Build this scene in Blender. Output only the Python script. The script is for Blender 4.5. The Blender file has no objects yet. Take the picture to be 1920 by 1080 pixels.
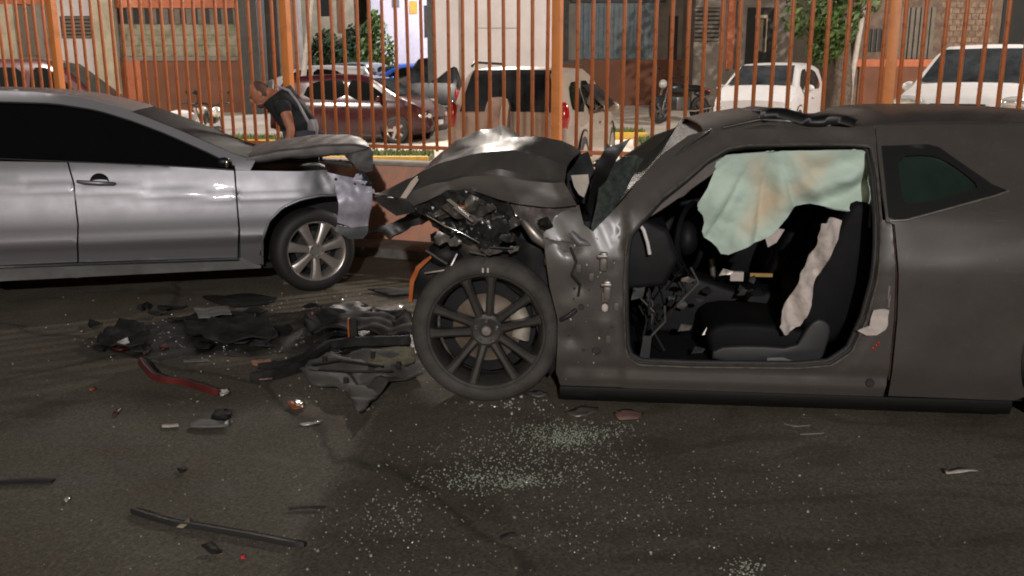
import bpy, bmesh, math, random
from mathutils import Vector, Matrix, noise
from mathutils.geometry import delaunay_2d_cdt
import numpy as np
R = math.radians
random.seed(7)
scene = bpy.context.scene
COL = scene.collection

# ------------------------------------------------------------------ camera
F_PX, CAM_H, PITCH = 1700.0, 1.566, math.atan(393 / 1700.0)
cam_d = bpy.data.cameras.new('camera')
cam_d.sensor_width = 36.0
cam_d.lens = 36.0 * F_PX / 1920.0
cam_d.clip_start, cam_d.clip_end = 0.05, 600
cam = bpy.data.objects.new('camera', cam_d)
COL.objects.link(cam)
cam.location = (0, 0, CAM_H)
cam.rotation_euler = (math.pi / 2 - PITCH, 0, 0)
scene.camera = cam

# ------------------------------------------------------------------ night sky, faint sky glow
world = bpy.data.worlds.new('World'); scene.world = world
world.use_nodes = True
wn = world.node_tree.nodes; wl = world.node_tree.links
sky = wn.new('ShaderNodeTexSky'); sky.sky_type = 'NISHITA'; sky.sun_disc = False
sky.sun_elevation = R(4); sky.sun_rotation = R(200)
sky.dust_density = 4.0
wl.new(sky.outputs[0], wn['Background'].inputs[0])
wn['Background'].inputs[1].default_value = 0.03

sun_d = bpy.data.lights.new('sun', 'SUN'); sun_d.energy = 0.12; sun_d.angle = R(12); sun_d.color = (1.0, .9, .78)
sun = bpy.data.objects.new('sun', sun_d); COL.objects.link(sun)
sun.rotation_euler = (R(48), 0, R(-20))

scene.view_settings.view_transform = 'Standard'
scene.view_settings.look = 'None'
scene.view_settings.exposure = 0.0
scene.view_settings.gamma = 1.0
scene.view_settings.use_curve_mapping = False
scene.render.engine = 'CYCLES'
scene.cycles.use_denoising = True
scene.cycles.filter_width = 1.9
scene.cycles.max_bounces = 6
scene.cycles.sample_clamp_indirect = 4.0


def P(u, v, Y):
    """a direction of sight of the 1920x1080 frame, met with the vertical plane at distance Y"""
    x = (u - 960) / F_PX; y = (540 - v) / F_PX
    d = Vector((x, math.cos(PITCH) + y * math.sin(PITCH), -math.sin(PITCH) + y * math.cos(PITCH)))
    return Vector((0, 0, CAM_H)) + d * (Y / d.y)


def G(u, v, z=0.0):
    """the same met with level ground"""
    x = (u - 960) / F_PX; y = (540 - v) / F_PX
    d = Vector((x, math.cos(PITCH) + y * math.sin(PITCH), -math.sin(PITCH) + y * math.cos(PITCH)))
    return Vector((0, 0, CAM_H)) + d * ((z - CAM_H) / d.z)


# ------------------------------------------------------------------ materials
MATS = {}


def mat(name, col, rough=.5, metal=0., coat=0., var=.15, scale=6., bump=0., bscale=40., spec=.5, col2=None, mix=(.4, .65),
        trans=0., emit=None, estr=0., detail=6., sheen=0., obj=True, croug=.05, rv=1.0):
    if name in MATS:
        return MATS[name]
    m = bpy.data.materials.new(name); m.use_nodes = True
    nt = m.node_tree; b = nt.nodes['Principled BSDF']; L = nt.links.new
    tc = nt.nodes.new('ShaderNodeTexCoord')
    src = tc.outputs['Object']
    n = nt.nodes.new('ShaderNodeTexNoise'); n.inputs['Scale'].default_value = scale; n.inputs['Detail'].default_value = detail
    n.inputs['Roughness'].default_value = .62
    L(src, n.inputs['Vector'])
    rp = nt.nodes.new('ShaderNodeValToRGB')
    c2 = col2 if col2 else tuple(c * (1 - var) for c in col)
    c1 = col if col2 else tuple(min(1, c * (1 + var)) for c in col)
    rp.color_ramp.elements[0].position, rp.color_ramp.elements[1].position = mix
    rp.color_ramp.elements[0].color = (*c1, 1); rp.color_ramp.elements[1].color = (*c2, 1)
    L(n.outputs['Fac'], rp.inputs['Fac']); L(rp.outputs['Color'], b.inputs['Base Color'])
    mr = nt.nodes.new('ShaderNodeMapRange'); mr.inputs['To Min'].default_value = max(.02, rough - .07 * rv); mr.inputs['To Max'].default_value = min(1, rough + .1 * rv)
    L(n.outputs['Fac'], mr.inputs['Value']); L(mr.outputs['Result'], b.inputs['Roughness'])
    b.inputs['Metallic'].default_value = metal
    b.inputs['Coat Weight'].default_value = coat; b.inputs['Coat Roughness'].default_value = croug
    b.inputs['Specular IOR Level'].default_value = spec
    b.inputs['Transmission Weight'].default_value = trans
    if sheen: b.inputs['Sheen Weight'].default_value = sheen
    if emit:
        b.inputs['Emission Color'].default_value = (*emit, 1); b.inputs['Emission Strength'].default_value = estr
    if bump:
        nb = nt.nodes.new('ShaderNodeTexNoise'); nb.inputs['Scale'].default_value = bscale; nb.inputs['Detail'].default_value = 5
        L(src, nb.inputs['Vector'])
        bp = nt.nodes.new('ShaderNodeBump'); bp.inputs['Strength'].default_value = bump; bp.inputs['Distance'].default_value = .02
        L(nb.outputs['Fac'], bp.inputs['Height']); L(bp.outputs['Normal'], b.inputs['Normal'])
    MATS[name] = m
    return m


def asphalt():
    m = bpy.data.materials.new('asphalt'); m.use_nodes = True
    nt = m.node_tree; b = nt.nodes['Principled BSDF']; L = nt.links.new; N = nt.nodes.new
    tc = N('ShaderNodeTexCoord')
    fine = N('ShaderNodeTexNoise'); fine.inputs['Scale'].default_value = 70; fine.inputs['Detail'].default_value = 9; fine.inputs['Roughness'].default_value = .85
    big = N('ShaderNodeTexNoise'); big.inputs['Scale'].default_value = .9; big.inputs['Detail'].default_value = 6; big.inputs['Distortion'].default_value = 1.2
    oil = N('ShaderNodeTexNoise'); oil.inputs['Scale'].default_value = 1.7; oil.inputs['Detail'].default_value = 5; oil.inputs['Distortion'].default_value = 2.5
    mp = N('ShaderNodeMapping'); mp.inputs['Scale'].default_value = (.55, 1.4, 1)
    mp.inputs['Location'].default_value = (3.1, 1.7, 0)
    L(tc.outputs['Object'], mp.inputs['Vector'])
    L(tc.outputs['Object'], fine.inputs['Vector']); L(tc.outputs['Object'], big.inputs['Vector']); L(mp.outputs['Vector'], oil.inputs['Vector'])
    r1 = N('ShaderNodeValToRGB'); r1.color_ramp.elements[0].position = .36; r1.color_ramp.elements[1].position = .66
    r1.color_ramp.elements[0].color = (.048, .0435, .034, 1); r1.color_ramp.elements[1].color = (.178, .161, .126, 1)
    L(fine.outputs['Fac'], r1.inputs['Fac'])
    r2 = N('ShaderNodeValToRGB'); r2.color_ramp.elements[0].position = .35; r2.color_ramp.elements[1].position = .68
    r2.color_ramp.elements[0].color = (.78, .72, .66, 1); r2.color_ramp.elements[1].color = (1.12, 1.1, 1.08, 1)
    L(big.outputs['Fac'], r2.inputs['Fac'])
    m1 = N('ShaderNodeMix'); m1.data_type = 'RGBA'; m1.blend_type = 'MULTIPLY'; m1.inputs['Factor'].default_value = 1
    L(r1.outputs['Color'], m1.inputs['A']); L(r2.outputs['Color'], m1.inputs['B'])
    r3 = N('ShaderNodeValToRGB'); r3.color_ramp.elements[0].position = .52; r3.color_ramp.elements[1].position = .64
    L(oil.outputs['Fac'], r3.inputs['Fac'])
    m2 = N('ShaderNodeMix'); m2.data_type = 'RGBA'; m2.inputs['B'].default_value = (.030, .024, .018, 1)
    sc_ = N('ShaderNodeMath'); sc_.operation = 'MULTIPLY'; sc_.inputs[1].default_value = .26
    L(r3.outputs['Color'], sc_.inputs[0]); L(sc_.outputs[0], m2.inputs['Factor']); L(m1.outputs['Result'], m2.inputs['A'])
    vo = N('ShaderNodeTexVoronoi'); vo.inputs['Scale'].default_value = 95; L(tc.outputs['Object'], vo.inputs['Vector'])
    r4 = N('ShaderNodeValToRGB'); r4.color_ramp.elements[0].position = .0; r4.color_ramp.elements[1].position = 1
    r4.color_ramp.elements[0].color = (.62, .62, .6, 1); r4.color_ramp.elements[1].color = (1.5, 1.48, 1.4, 1)
    L(vo.outputs['Color'], r4.inputs['Fac'])
    m3 = N('ShaderNodeMix'); m3.data_type = 'RGBA'; m3.blend_type = 'MULTIPLY'; m3.inputs['Factor'].default_value = .8
    L(m2.outputs['Result'], m3.inputs['A']); L(r4.outputs['Color'], m3.inputs['B'])
    # hairline cracks
    cr = N('ShaderNodeTexVoronoi'); cr.feature = 'DISTANCE_TO_EDGE'; cr.inputs['Scale'].default_value = .4
    wv = N('ShaderNodeMix'); wv.data_type = 'VECTOR'; wv.inputs['Factor'].default_value = .3
    L(tc.outputs['Object'], wv.inputs['A']); L(big.outputs['Color'], wv.inputs['B']); L(wv.outputs['Result'], cr.inputs['Vector'])
    r5 = N('ShaderNodeValToRGB'); r5.color_ramp.elements[0].position = .002; r5.color_ramp.elements[1].position = .008
    r5.color_ramp.elements[0].color = (.55, .55, .55, 1); r5.color_ramp.elements[1].color = (1, 1, 1, 1)
    L(cr.outputs['Distance'], r5.inputs['Fac'])
    m4 = N('ShaderNodeMix'); m4.data_type = 'RGBA'; m4.blend_type = 'MULTIPLY'; m4.inputs['Factor'].default_value = 1
    L(m3.outputs['Result'], m4.inputs['A']); L(r5.outputs['Color'], m4.inputs['B'])
    L(m4.outputs['Result'], b.inputs['Base Color'])
    mr = N('ShaderNodeMapRange'); mr.inputs['To Min'].default_value = .88; mr.inputs['To Max'].default_value = .66
    L(r3.outputs['Color'], mr.inputs['Value']); L(mr.outputs['Result'], b.inputs['Roughness'])
    b.inputs['Specular IOR Level'].default_value = .35
    bp = N('ShaderNodeBump'); bp.inputs['Strength'].default_value = .55; bp.inputs['Distance'].default_value = .012
    L(fine.outputs['Fac'], bp.inputs['Height']); L(bp.outputs['Normal'], b.inputs['Normal'])
    return m


# ------------------------------------------------------------------ mesh helpers
def link(name, me, m=None, parent=None, smooth=True, ang=35, loc=None):
    o = bpy.data.objects.new(name, me); COL.objects.link(o)
    if m is not None:
        if len(me.materials) == 0: me.materials.append(m)
    if smooth:
        me.shade_smooth(); me.set_sharp_from_angle(angle=R(ang))
    if parent: o.parent = parent
    if loc is not None: o.location = loc
    return o


def mk(name, vs, fs, m, parent=None, smooth=True, ang=35, loc=None):
    me = bpy.data.meshes.new(name); me.from_pydata([tuple(v) for v in vs], [], [tuple(f) for f in fs]); me.update()
    return link(name, me, m, parent, smooth, ang, loc)


def from_bm(name, bm, m, parent=None, smooth=True, ang=35, loc=None):
    me = bpy.data.meshes.new(name); bm.to_mesh(me); bm.free()
    return link(name, me, m, parent, smooth, ang, loc)


def tag(o, label, cat=None, group=None, kind=None):
    if label: o['label'] = label
    if cat: o['category'] = cat
    if group: o['group'] = group
    if kind: o['kind'] = kind
    return o


def empty(name, loc=(0, 0, 0), rz=0, label=None, cat=None, group=None):
    o = bpy.data.objects.new(name, None); COL.objects.link(o); o.empty_display_size = .1
    o.location = loc; o.rotation_euler = (0, 0, rz)
    return tag(o, label, cat, group)


def add_box(bm, lo, hi, rot=None, bev=0.0):
    c = [(a + b) / 2 for a, b in zip(lo, hi)]; s = [abs(b - a) for a, b in zip(lo, hi)]
    mtx = Matrix.Translation(c) @ (rot.to_4x4() if rot else Matrix()) @ Matrix.Diagonal((*s, 1))
    r = bmesh.ops.create_cube(bm, size=1, matrix=mtx)
    if bev:
        es = list({e for v in r['verts'] for e in v.link_edges})
        bmesh.ops.bevel(bm, geom=es, offset=bev, segments=2, affect='EDGES', profile=.5)


def box(name, lo, hi, m, parent=None, bev=0.0, rot=None):
    bm = bmesh.new(); add_box(bm, lo, hi, rot, bev)
    return from_bm(name, bm, m, parent, ang=40)


def add_tube(bm, pts, rad, seg=8, cap=True):
    pts = [Vector(p) for p in pts]; n = len(pts)
    rr = rad if isinstance(rad, (list, tuple)) else [rad] * n
    prev = None; rings = []
    for i, p in enumerate(pts):
        t = (pts[min(i + 1, n - 1)] - pts[max(i - 1, 0)]).normalized()
        if prev is None:
            a = Vector((0, 0, 1)) if abs(t.z) < .9 else Vector((1, 0, 0))
            x = t.cross(a).normalized()
        else:
            x = (prev - t * prev.dot(t)).normalized()
        prev = x; y = t.cross(x)
        rings.append([bm.verts.new(p + (x * math.cos(k * 2 * math.pi / seg) + y * math.sin(k * 2 * math.pi / seg)) * rr[i]) for k in range(seg)])
    for a, b in zip(rings, rings[1:]):
        for k in range(seg):
            bm.faces.new((a[k], a[(k + 1) % seg], b[(k + 1) % seg], b[k]))
    if cap:
        bm.faces.new(rings[0][::-1]); bm.faces.new(rings[-1])


def tube(name, pts, rad, m, parent=None, seg=8):
    bm = bmesh.new(); add_tube(bm, pts, rad, seg); bmesh.ops.recalc_face_normals(bm, faces=bm.faces)
    return from_bm(name, bm, m, parent, ang=50)


def add_rev(bm, prof, seg=40, axis='Y', close=False):
    """prof: (r, h); revolved about the axis"""
    rings = []
    for r, h in prof:
        ring = []
        for k in range(seg):
            a = 2 * math.pi * k / seg
            if axis == 'Y': co = (r * math.cos(a), h, r * math.sin(a))
            else: co = (r * math.cos(a), r * math.sin(a), h)
            ring.append(bm.verts.new(co))
        rings.append(ring)
    prs = list(zip(rings, rings[1:]))
    if close: prs.append((rings[-1], rings[0]))
    for a, b in prs:
        for k in range(seg):
            bm.faces.new((a[k], a[(k + 1) % seg], b[(k + 1) % seg], b[k]))


def rev(name, prof, m, parent=None, seg=40, axis='Y', close=False, ang=40):
    bm = bmesh.new(); add_rev(bm, prof, seg, axis, close); bmesh.ops.recalc_face_normals(bm, faces=bm.faces)
    return from_bm(name, bm, m, parent, ang=ang)


def grid(name, rows, m, parent=None, sub=0, th=0.0, fn=None, ang=60):
    """rows: lists of equal length of points"""
    n = len(rows[0]); vs = [Vector(p) for r in rows for p in r]
    if fn: vs = [fn(v) for v in vs]
    fs = [(i * n + j, i * n + j + 1, (i + 1) * n + j + 1, (i + 1) * n + j) for i in range(len(rows) - 1) for j in range(n - 1)]
    o = mk(name, vs, fs, m, parent, ang=ang)
    sharp_rim(o)
    if sub:
        s = o.modifiers.new('sub', 'SUBSURF'); s.levels = s.render_levels = sub
    if th:
        s = o.modifiers.new('thick', 'SOLIDIFY'); s.thickness = th; s.offset = 0
    return o


def sharp_rim(o):
    me = o.data; cnt = {}
    for p in me.polygons:
        for k in p.edge_keys: cnt[k] = cnt.get(k, 0) + 1
    for e in me.edges:
        if cnt.get(e.key, 0) < 2: e.use_edge_sharp = True


def pip(x, y, poly):
    c = False; n = len(poly); j = n - 1
    for i in range(n):
        xi, yi = poly[i]; xj, yj = poly[j]
        if (yi > y) != (yj > y) and x < (xj - xi) * (y - yi) / (yj - yi) + xi: c = not c
        j = i
    return c


def smooth_poly(poly, it=1):
    for _ in range(it):
        q = []
        for i in range(len(poly)):
            a = poly[i]; b = poly[(i + 1) % len(poly)]
            q.append((a[0] * .75 + b[0] * .25, a[1] * .75 + b[1] * .25)); q.append((a[0] * .25 + b[0] * .75, a[1] * .25 + b[1] * .75))
        poly = q
    return poly


def fill(poly, holes=(), step=.05):
    """2D outline with holes -> points and triangles"""
    pts = []; edges = []
    for lp in [poly, *holes]:
        dense = []
        for i in range(len(lp)):
            a = lp[i]; b = lp[(i + 1) % len(lp)]
            d = math.hypot(b[0] - a[0], b[1] - a[1]); k = max(1, int(d / step))
            for j in range(k): dense.append((a[0] + (b[0] - a[0]) * j / k, a[1] + (b[1] - a[1]) * j / k))
        s = len(pts); pts += dense; edges += [(s + i, s + (i + 1) % len(dense)) for i in range(len(dense))]
    xs = [p[0] for p in poly]; ys = [p[1] for p in poly]
    bound = list(pts)
    nx = int((max(xs) - min(xs)) / step) + 1; ny = int((max(ys) - min(ys)) / step) + 1
    for i in range(nx + 1):
        for j in range(ny + 1):
            x = min(xs) + (i + .5 * (j % 2)) * step; y = min(ys) + j * step
            if not pip(x, y, poly) or any(pip(x, y, h) for h in holes): continue
            if min((x - p[0]) ** 2 + (y - p[1]) ** 2 for p in bound) < (step * .45) ** 2: continue
            pts.append((x, y))
    r = delaunay_2d_cdt([Vector(p) for p in pts], edges, [], 0, 1e-5)
    V = [(v.x, v.y) for v in r[0]]; T = []
    for f in r[2]:
        cx = sum(V[i][0] for i in f) / 3; cy = sum(V[i][1] for i in f) / 3
        if pip(cx, cy, poly) and not any(pip(cx, cy, h) for h in holes): T.append(tuple(f))
    return V, T


def panel(name, poly, f, m, parent=None, holes=(), step=.06, th=.006, smooth=0, fn=None, ang=50):
    """upright sheet: outline in (x, z), depth y = f(x, z), real thickness"""
    if smooth: poly = smooth_poly(poly, smooth)
    V, T = fill(poly, holes, step)
    vs = [Vector((x, f(x, z), z)) for x, z in V]
    if fn: vs = [fn(v) for v in vs]
    fs = []
    for a, b, c in T:
        if (V[b][0] - V[a][0]) * (V[c][1] - V[a][1]) - (V[b][1] - V[a][1]) * (V[c][0] - V[a][0]) < 0: b, c = c, b
        fs.append((a, b, c))
    o = mk(name, vs, fs, m, parent, ang=ang)
    sharp_rim(o)
    if th:
        s = o.modifiers.new('thick', 'SOLIDIFY'); s.thickness = th; s.offset = -1
    return o


def ridged(p, sc, seed=0):
    q = Vector((p.x * sc + seed * 7.3, p.y * sc + seed * 3.1, p.z * sc - seed * 5.7))
    return (1 - abs(noise.noise(q)) * 2) * .7 + (1 - abs(noise.noise(q * 2.3)) * 2) * .3


def crumple(amp, sc, seed=0, vec=(0, -1, .4)):
    d = Vector(vec).normalized()

    def fn(v):
        n2 = noise.noise(v * sc * .8 + Vector((seed, 1.7, 3)))
        return v + d * amp * (ridged(v, sc, seed) - .4) + Vector((amp * .5 * n2, 0, amp * .5 * noise.noise(v * sc + Vector((9, seed, 2))))) 
    return fn


def dense_rows(cur, k):
    """Catmull-Rom across a stack of curves"""
    A = np.array([[tuple(p) for p in c] for c in cur], float); out = []
    n = len(A)
    for i in range(n - 1):
        p0, p1, p2, p3 = A[max(i - 1, 0)], A[i], A[i + 1], A[min(i + 2, n - 1)]
        for t in np.linspace(0, 1, k, endpoint=False):
            out.append(.5 * ((2 * p1) + (-p0 + p2) * t + (2 * p0 - 5 * p1 + 4 * p2 - p3) * t ** 2 + (-p0 + 3 * p1 - 3 * p2 + p3) * t ** 3))
    out.append(A[-1])
    return [[Vector(p) for p in r] for r in out]


def lin_rows(cur, k):
    out = []
    for a, b in zip(cur, cur[1:]):
        for t in np.linspace(0, 1, k, endpoint=False): out.append([Vector(p).lerp(Vector(q), t) for p, q in zip(a, b)])
    out.append([Vector(p) for p in cur[-1]])
    return out


def add_wear(m, dust, scratch):
    """dust specks and fine scratches over a paint"""
    nt = m.node_tree; b = nt.nodes['Principled BSDF']; N = nt.nodes.new; L = nt.links.new
    tc = N('ShaderNodeTexCoord'); src = b.inputs['Base Color'].links[0].from_socket
    for sc_, st, lo, hi, col, k in ((38, (1, 1, 1), .56, .72, dust, .55), (9, (.35, 1, 9), .63, .68, scratch, .6), (3, (1, 1, 1.6), .45, .75, dust, .35)):
        mp = N('ShaderNodeMapping'); mp.inputs['Scale'].default_value = st; L(tc.outputs['Object'], mp.inputs['Vector'])
        n = N('ShaderNodeTexNoise'); n.inputs['Scale'].default_value = sc_; n.inputs['Detail'].default_value = 7; n.inputs['Roughness'].default_value = .7; L(mp.outputs['Vector'], n.inputs['Vector'])
        r = N('ShaderNodeMapRange'); r.inputs['From Min'].default_value = lo; r.inputs['From Max'].default_value = hi; r.inputs['To Max'].default_value = k; L(n.outputs['Fac'], r.inputs['Value'])
        x = N('ShaderNodeMix'); x.data_type = 'RGBA'; x.inputs['B'].default_value = (*col, 1); L(r.outputs['Result'], x.inputs['Factor']); L(src, x.inputs['A']); src = x.outputs['Result']
    L(src, b.inputs['Base Color'])
    return m


def tri(t): return abs((t % 1.0) - .5) * 2


def crease(v, sc, seed, pw=3.0):
    q = Vector((v.x * sc + seed * 5.1, v.y * sc * .6 + seed * 2.3, v.z * sc + seed))
    q += Vector((noise.noise(q * .7), noise.noise(q * .7 + Vector((5, 1, 2))), 0)) * .6
    return max(0, 1 - abs(noise.noise(q)) * 2.2) ** pw


def interp_curve(pts, n):
    """resample a polyline of tuples evenly by arc length"""
    a = np.array(pts, float); d = np.r_[0, np.cumsum(np.linalg.norm(np.diff(a, axis=0), axis=1))]
    t = np.linspace(0, d[-1], n)
    return [tuple(np.interp(x, d, a[:, k]) for k in range(a.shape[1])) for x in t]


def ellipsoid(name, c, r, m, parent=None, rot=None, u=16, v=10):
    bm = bmesh.new()
    mtx = Matrix.Translation(c) @ (rot.to_4x4() if rot else Matrix()) @ Matrix.Diagonal((*r, 1))
    bmesh.ops.create_uvsphere(bm, u_segments=u, v_segments=v, radius=1, matrix=mtx)
    return from_bm(name, bm, m, parent, ang=80)


def copy_tree(o, parent=None):
    c = o.copy(); COL.objects.link(c)
    if parent: c.parent = parent
    for ch in list(o.children): copy_tree(ch, c)
    return c

# ================================================================== SETTING
WA = R(21.8)
WALL0 = Vector((-1.11, 8.457, 0))
WE = Vector((math.cos(WA), -math.sin(WA), 0)); WN = Vector((math.sin(WA), math.cos(WA), 0))


def zlot(X, Y):
    return max(.08, .2 + .02 * X) + max(0., Y - 22) * .05


def wl_pt(x, y, z=0.0): return WALL0 + WE * x + WN * y + Vector((0, 0, z))


M_ORANGE = mat('orange_fence_paint', (.54, .165, .052), .5, var=.2, scale=16, bump=.2, bscale=60, col2=(.24, .075, .035), mix=(.54, .70))
M_TERRA = mat('peach_wall_paint', (.82, .37, .235), .7, scale=3.2, col2=(.55, .33, .245), mix=(.42, .62), bump=.3, bscale=30)
M_CONC = mat('concrete', (.34, .31, .27), .85, scale=4, var=.25, bump=.3, bscale=50)
M_LOT = mat('lot_concrete', (.50, .44, .37), .85, scale=.7, var=.22, bump=.2, bscale=30)
M_YEL = mat('yellow_kerb_paint', (.55, .33, .04), .6, scale=7, col2=(.33, .22, .08), mix=(.5, .7))
M_BLACK = mat('black_plastic', (.006, .006, .006), .42, spec=.35)
M_RUB = mat('rubber', (.014, .013, .013), .62, bump=.15, bscale=80)

gs = []
for i in range(0, 2): pass
ground = mk('road', [(-150, -60, 0), (150, -60, 0), (150, 200, 0), (-150, 200, 0)], [(0, 1, 2, 3)], asphalt(), smooth=False)
tag(ground, 'dark stained asphalt road covered in wreckage', kind='structure')

# raised lot behind the wall
rows = []
for j in range(40):
    y = .16 + j * 1.6
    rows.append([Vector((p.x, p.y, zlot(p.x, p.y))) for p in (wl_pt(-45 + i * 3, y) for i in range(31))])
lot = grid('parking_lot', rows, M_LOT); tag(lot, 'pale concrete parking lot behind the fence', kind='structure')

# pavement with kerb along the wall
bm = bmesh.new()
add_box(bm, (-14, -.46, -.05), (12, -.002, .085), bev=.015)
pv = from_bm('pavement', bm, mat('grimy_concrete', (.15, .135, .115), .9, scale=5, var=.35, bump=.3)); pv.location = WALL0; pv.rotation_euler = (0, 0, -WA)
tag(pv, 'narrow concrete pavement and kerb at the foot of the wall', kind='structure')

# low wall
wr = empty('boundary_wall', WALL0, -WA, 'low peach-painted wall under the orange bar fence', 'wall')
bm = bmesh.new(); add_box(bm, (-14, 0, -.05), (12, .2, .775))
from_bm('wall_body', bm, M_TERRA, wr)
box('coping', (-14, -.018, .777), (12, .218, .812), M_CONC, wr, bev=.008)
# fence
fe = empty('bar_fence', WALL0 + WN * .1 + Vector((0, 0, .812)), -WA, 'tall orange steel bar fence standing on the low wall', 'fence')
FT = 2.35
postx = [-4.13 - 2.75 * 2, -4.13 - 2.75, -4.13, -1.17, 1.57, 4.21, 6.95]
bm = bmesh.new(); add_box(bm, (-.039, -.039, 0), (.039, .039, FT + .05), bev=.004)
pm = None
for px_ in postx:
    if pm is None:
        o = from_bm('post', bm, mat('orange_post_paint', (.76, .27, .075), .45, scale=7, col2=(.52, .17, .055), mix=(.5, .75), bump=.1), fe); pm = o.data
    else: o = link('post', pm, None, fe, smooth=False)
    o.location = (px_, 0, 0)
bm = bmesh.new(); add_tube(bm, [(0, 0, .10), (0, 0, FT)], 0.0165, 8); bmesh.ops.recalc_face_normals(bm, faces=bm.faces)
bar_me = bpy.data.meshes.new('bar'); bm.to_mesh(bar_me); bm.free(); bar_me.materials.append(M_ORANGE); bar_me.shade_smooth()
x = -10.4; rnd = random.Random(3)
while x < 8:
    if min(abs(x - p) for p in postx) > .055:
        o = bpy.data.objects.new('bar', bar_me); COL.objects.link(o); o.parent = fe
        o.location = (x + rnd.uniform(-.004, .004), 0, 0); o.rotation_euler = (rnd.uniform(-.004, .004), rnd.uniform(-.006, .006), rnd.random())
    x += .1335
box('rail', (-10.45, -.018, .115), (8, .018, .15), M_ORANGE, fe, bev=.003)
box('rail', (-10.45, -.018, FT - .12), (8, .018, FT - .085), M_ORANGE, fe, bev=.003)

# ------------------------------------------------------------------ planting islands and kerbs in the lot
M_GRASS = mat('grass_soil', (.09, .11, .03), .9, scale=14, col2=(.16, .12, .07), mix=(.45, .6))
M_BLADE = mat('grass_blade', (.10, .14, .035), .7, var=.3)


def island(label, u0, u1, Y0, Y1, kerb=M_YEL):
    a = P(u0, 200, Y0).x; b = P(u1, 200, Y0).x
    z = zlot((a + b) / 2, Y0)
    r = empty('kerb_island', ((a + b) / 2, Y0, z), 0, label, 'kerb')
    w = (b - a) / 2; d = Y1 - Y0
    box('kerb', (-w, 0, -.05), (w, .15, .15), kerb, r, bev=.02)
    box('kerb', (-w, d - .15, -.05), (w, d, .15), M_CONC, r, bev=.02)
    box('soil', (-w, .152, -.05), (w, d - .152, .11), M_GRASS, r)
    bm = bmesh.new(); rn = random.Random(int(u0))
    for _ in range(500):
        x_ = rn.uniform(-w, w); y_ = rn.uniform(.16, d - .16); h = rn.uniform(.06, .16); a_ = rn.random() * 6.3
        dx, dy = math.cos(a_) * .02, math.sin(a_) * .02
        vs = [bm.verts.new(c) for c in ((x_ - dx, y_ - dy, .1), (x_ + dx, y_ + dy, .1), (x_ + rn.uniform(-.06, .06), y_ + rn.uniform(-.06, .06), .1 + h))]
        bm.faces.new(vs)
    g = from_bm('grass', bm, M_BLADE, r, smooth=False); g['kind'] = 'stuff'


island('yellow kerb island with grass just behind the fence left of the wreck', 560, 800, 15.2, 16.6)
island('yellow kerb island with grass by the motorcycles', 395, 512, 20.5, 22.0)
island('short yellow kerb island between beige SUV and white hatchback', 1127, 1216, 20.3, 21.6)
island('grass strip in front of the white hatchback', 1215, 1325, 16.5, 18.4, M_CONC)

# ------------------------------------------------------------------ buildings
M_WHITE = mat('white_render', (.50, .465, .455), .8, scale=1.3, var=.08, bump=.1)
M_BROWN = mat('brown_wall_paint', (.165, .066, .035), .75, scale=1.6, var=.12)
M_TAN = mat('tan_render', (.40, .35, .25), .8, scale=2, var=.2)
M_OLIVE = mat('olive_wall', (.20, .165, .105), .8, scale=2, var=.2)
M_GREYW = mat('grey_wall', (.20, .175, .15), .85, scale=2.2, var=.2, bump=.2)
M_BLOCK = mat('concrete_block', (.30, .27, .20), .9, scale=3, col2=(.16, .17, .10), mix=(.45, .65), bump=.3)
M_DKGREY = mat('dark_column', (.055, .055, .05), .8)
M_ORBAND = mat('orange_band_paint', (.42, .13, .06), .7, scale=2, var=.15)
M_SHUT = mat('blue_grey_shutter', (.10, .135, .15), .55, scale=5, var=.2)
M_DARK = mat('dark_room', (.012, .012, .011), .6)
M_GLASS = mat('dark_glass', (.006, .007, .007), .03, spec=.1, rv=0, var=.05)
M_LAV = mat('lavender_render', (.55, .53, .62), .8, var=.06)
M_PIPE = mat('blue_pipe', (.12, .17, .26), .5)
M_LOUV = mat('louvre', (.13, .11, .085), .6)


def bld(name, label, u0, u1, Y, m, depth=7, h=9.0):
    a = P(u0, 150, Y).x; b = P(u1, 150, Y).x
    z = min(zlot(a, Y), zlot(b, Y)) - .1
    r = empty(name, ((a + b) / 2, Y, z), 0, label, 'building')
    w = (b - a) / 2
    box('wall', (-w, 0, 0), (w, depth, h), m, r)
    box('roof', (-w - .15, -.15, h + .002), (w + .15, depth + .15, h + .18), M_CONC, r)
    return r


def fit(r, name, u0, u1, v0, v1, m, proud=.06, parent=None, bev=0.0, back=.05):
    """a slab on the facade of building r"""
    Y = r.location.y - proud
    a = P(u0, v1, Y); b = P(u1, v0, Y); L = r.location
    return box(name, (a.x - L.x, -proud, max(a.z - L.z, .01)), (b.x - L.x, back, b.z - L.z), m, parent or r, bev=bev)


def louvres(r, u0, u1, v0, v1, n, m, proud=.05):
    f = fit(r, 'window', u0, u1, v0, v1, M_DARK, .02)
    for i in range(n):
        v = v0 + (v1 - v0) * (i + .25) / n
        fit(r, 'slat', u0, u1, v, v + (v1 - v0) / n * .55, m, proud, f)
    return f


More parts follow.
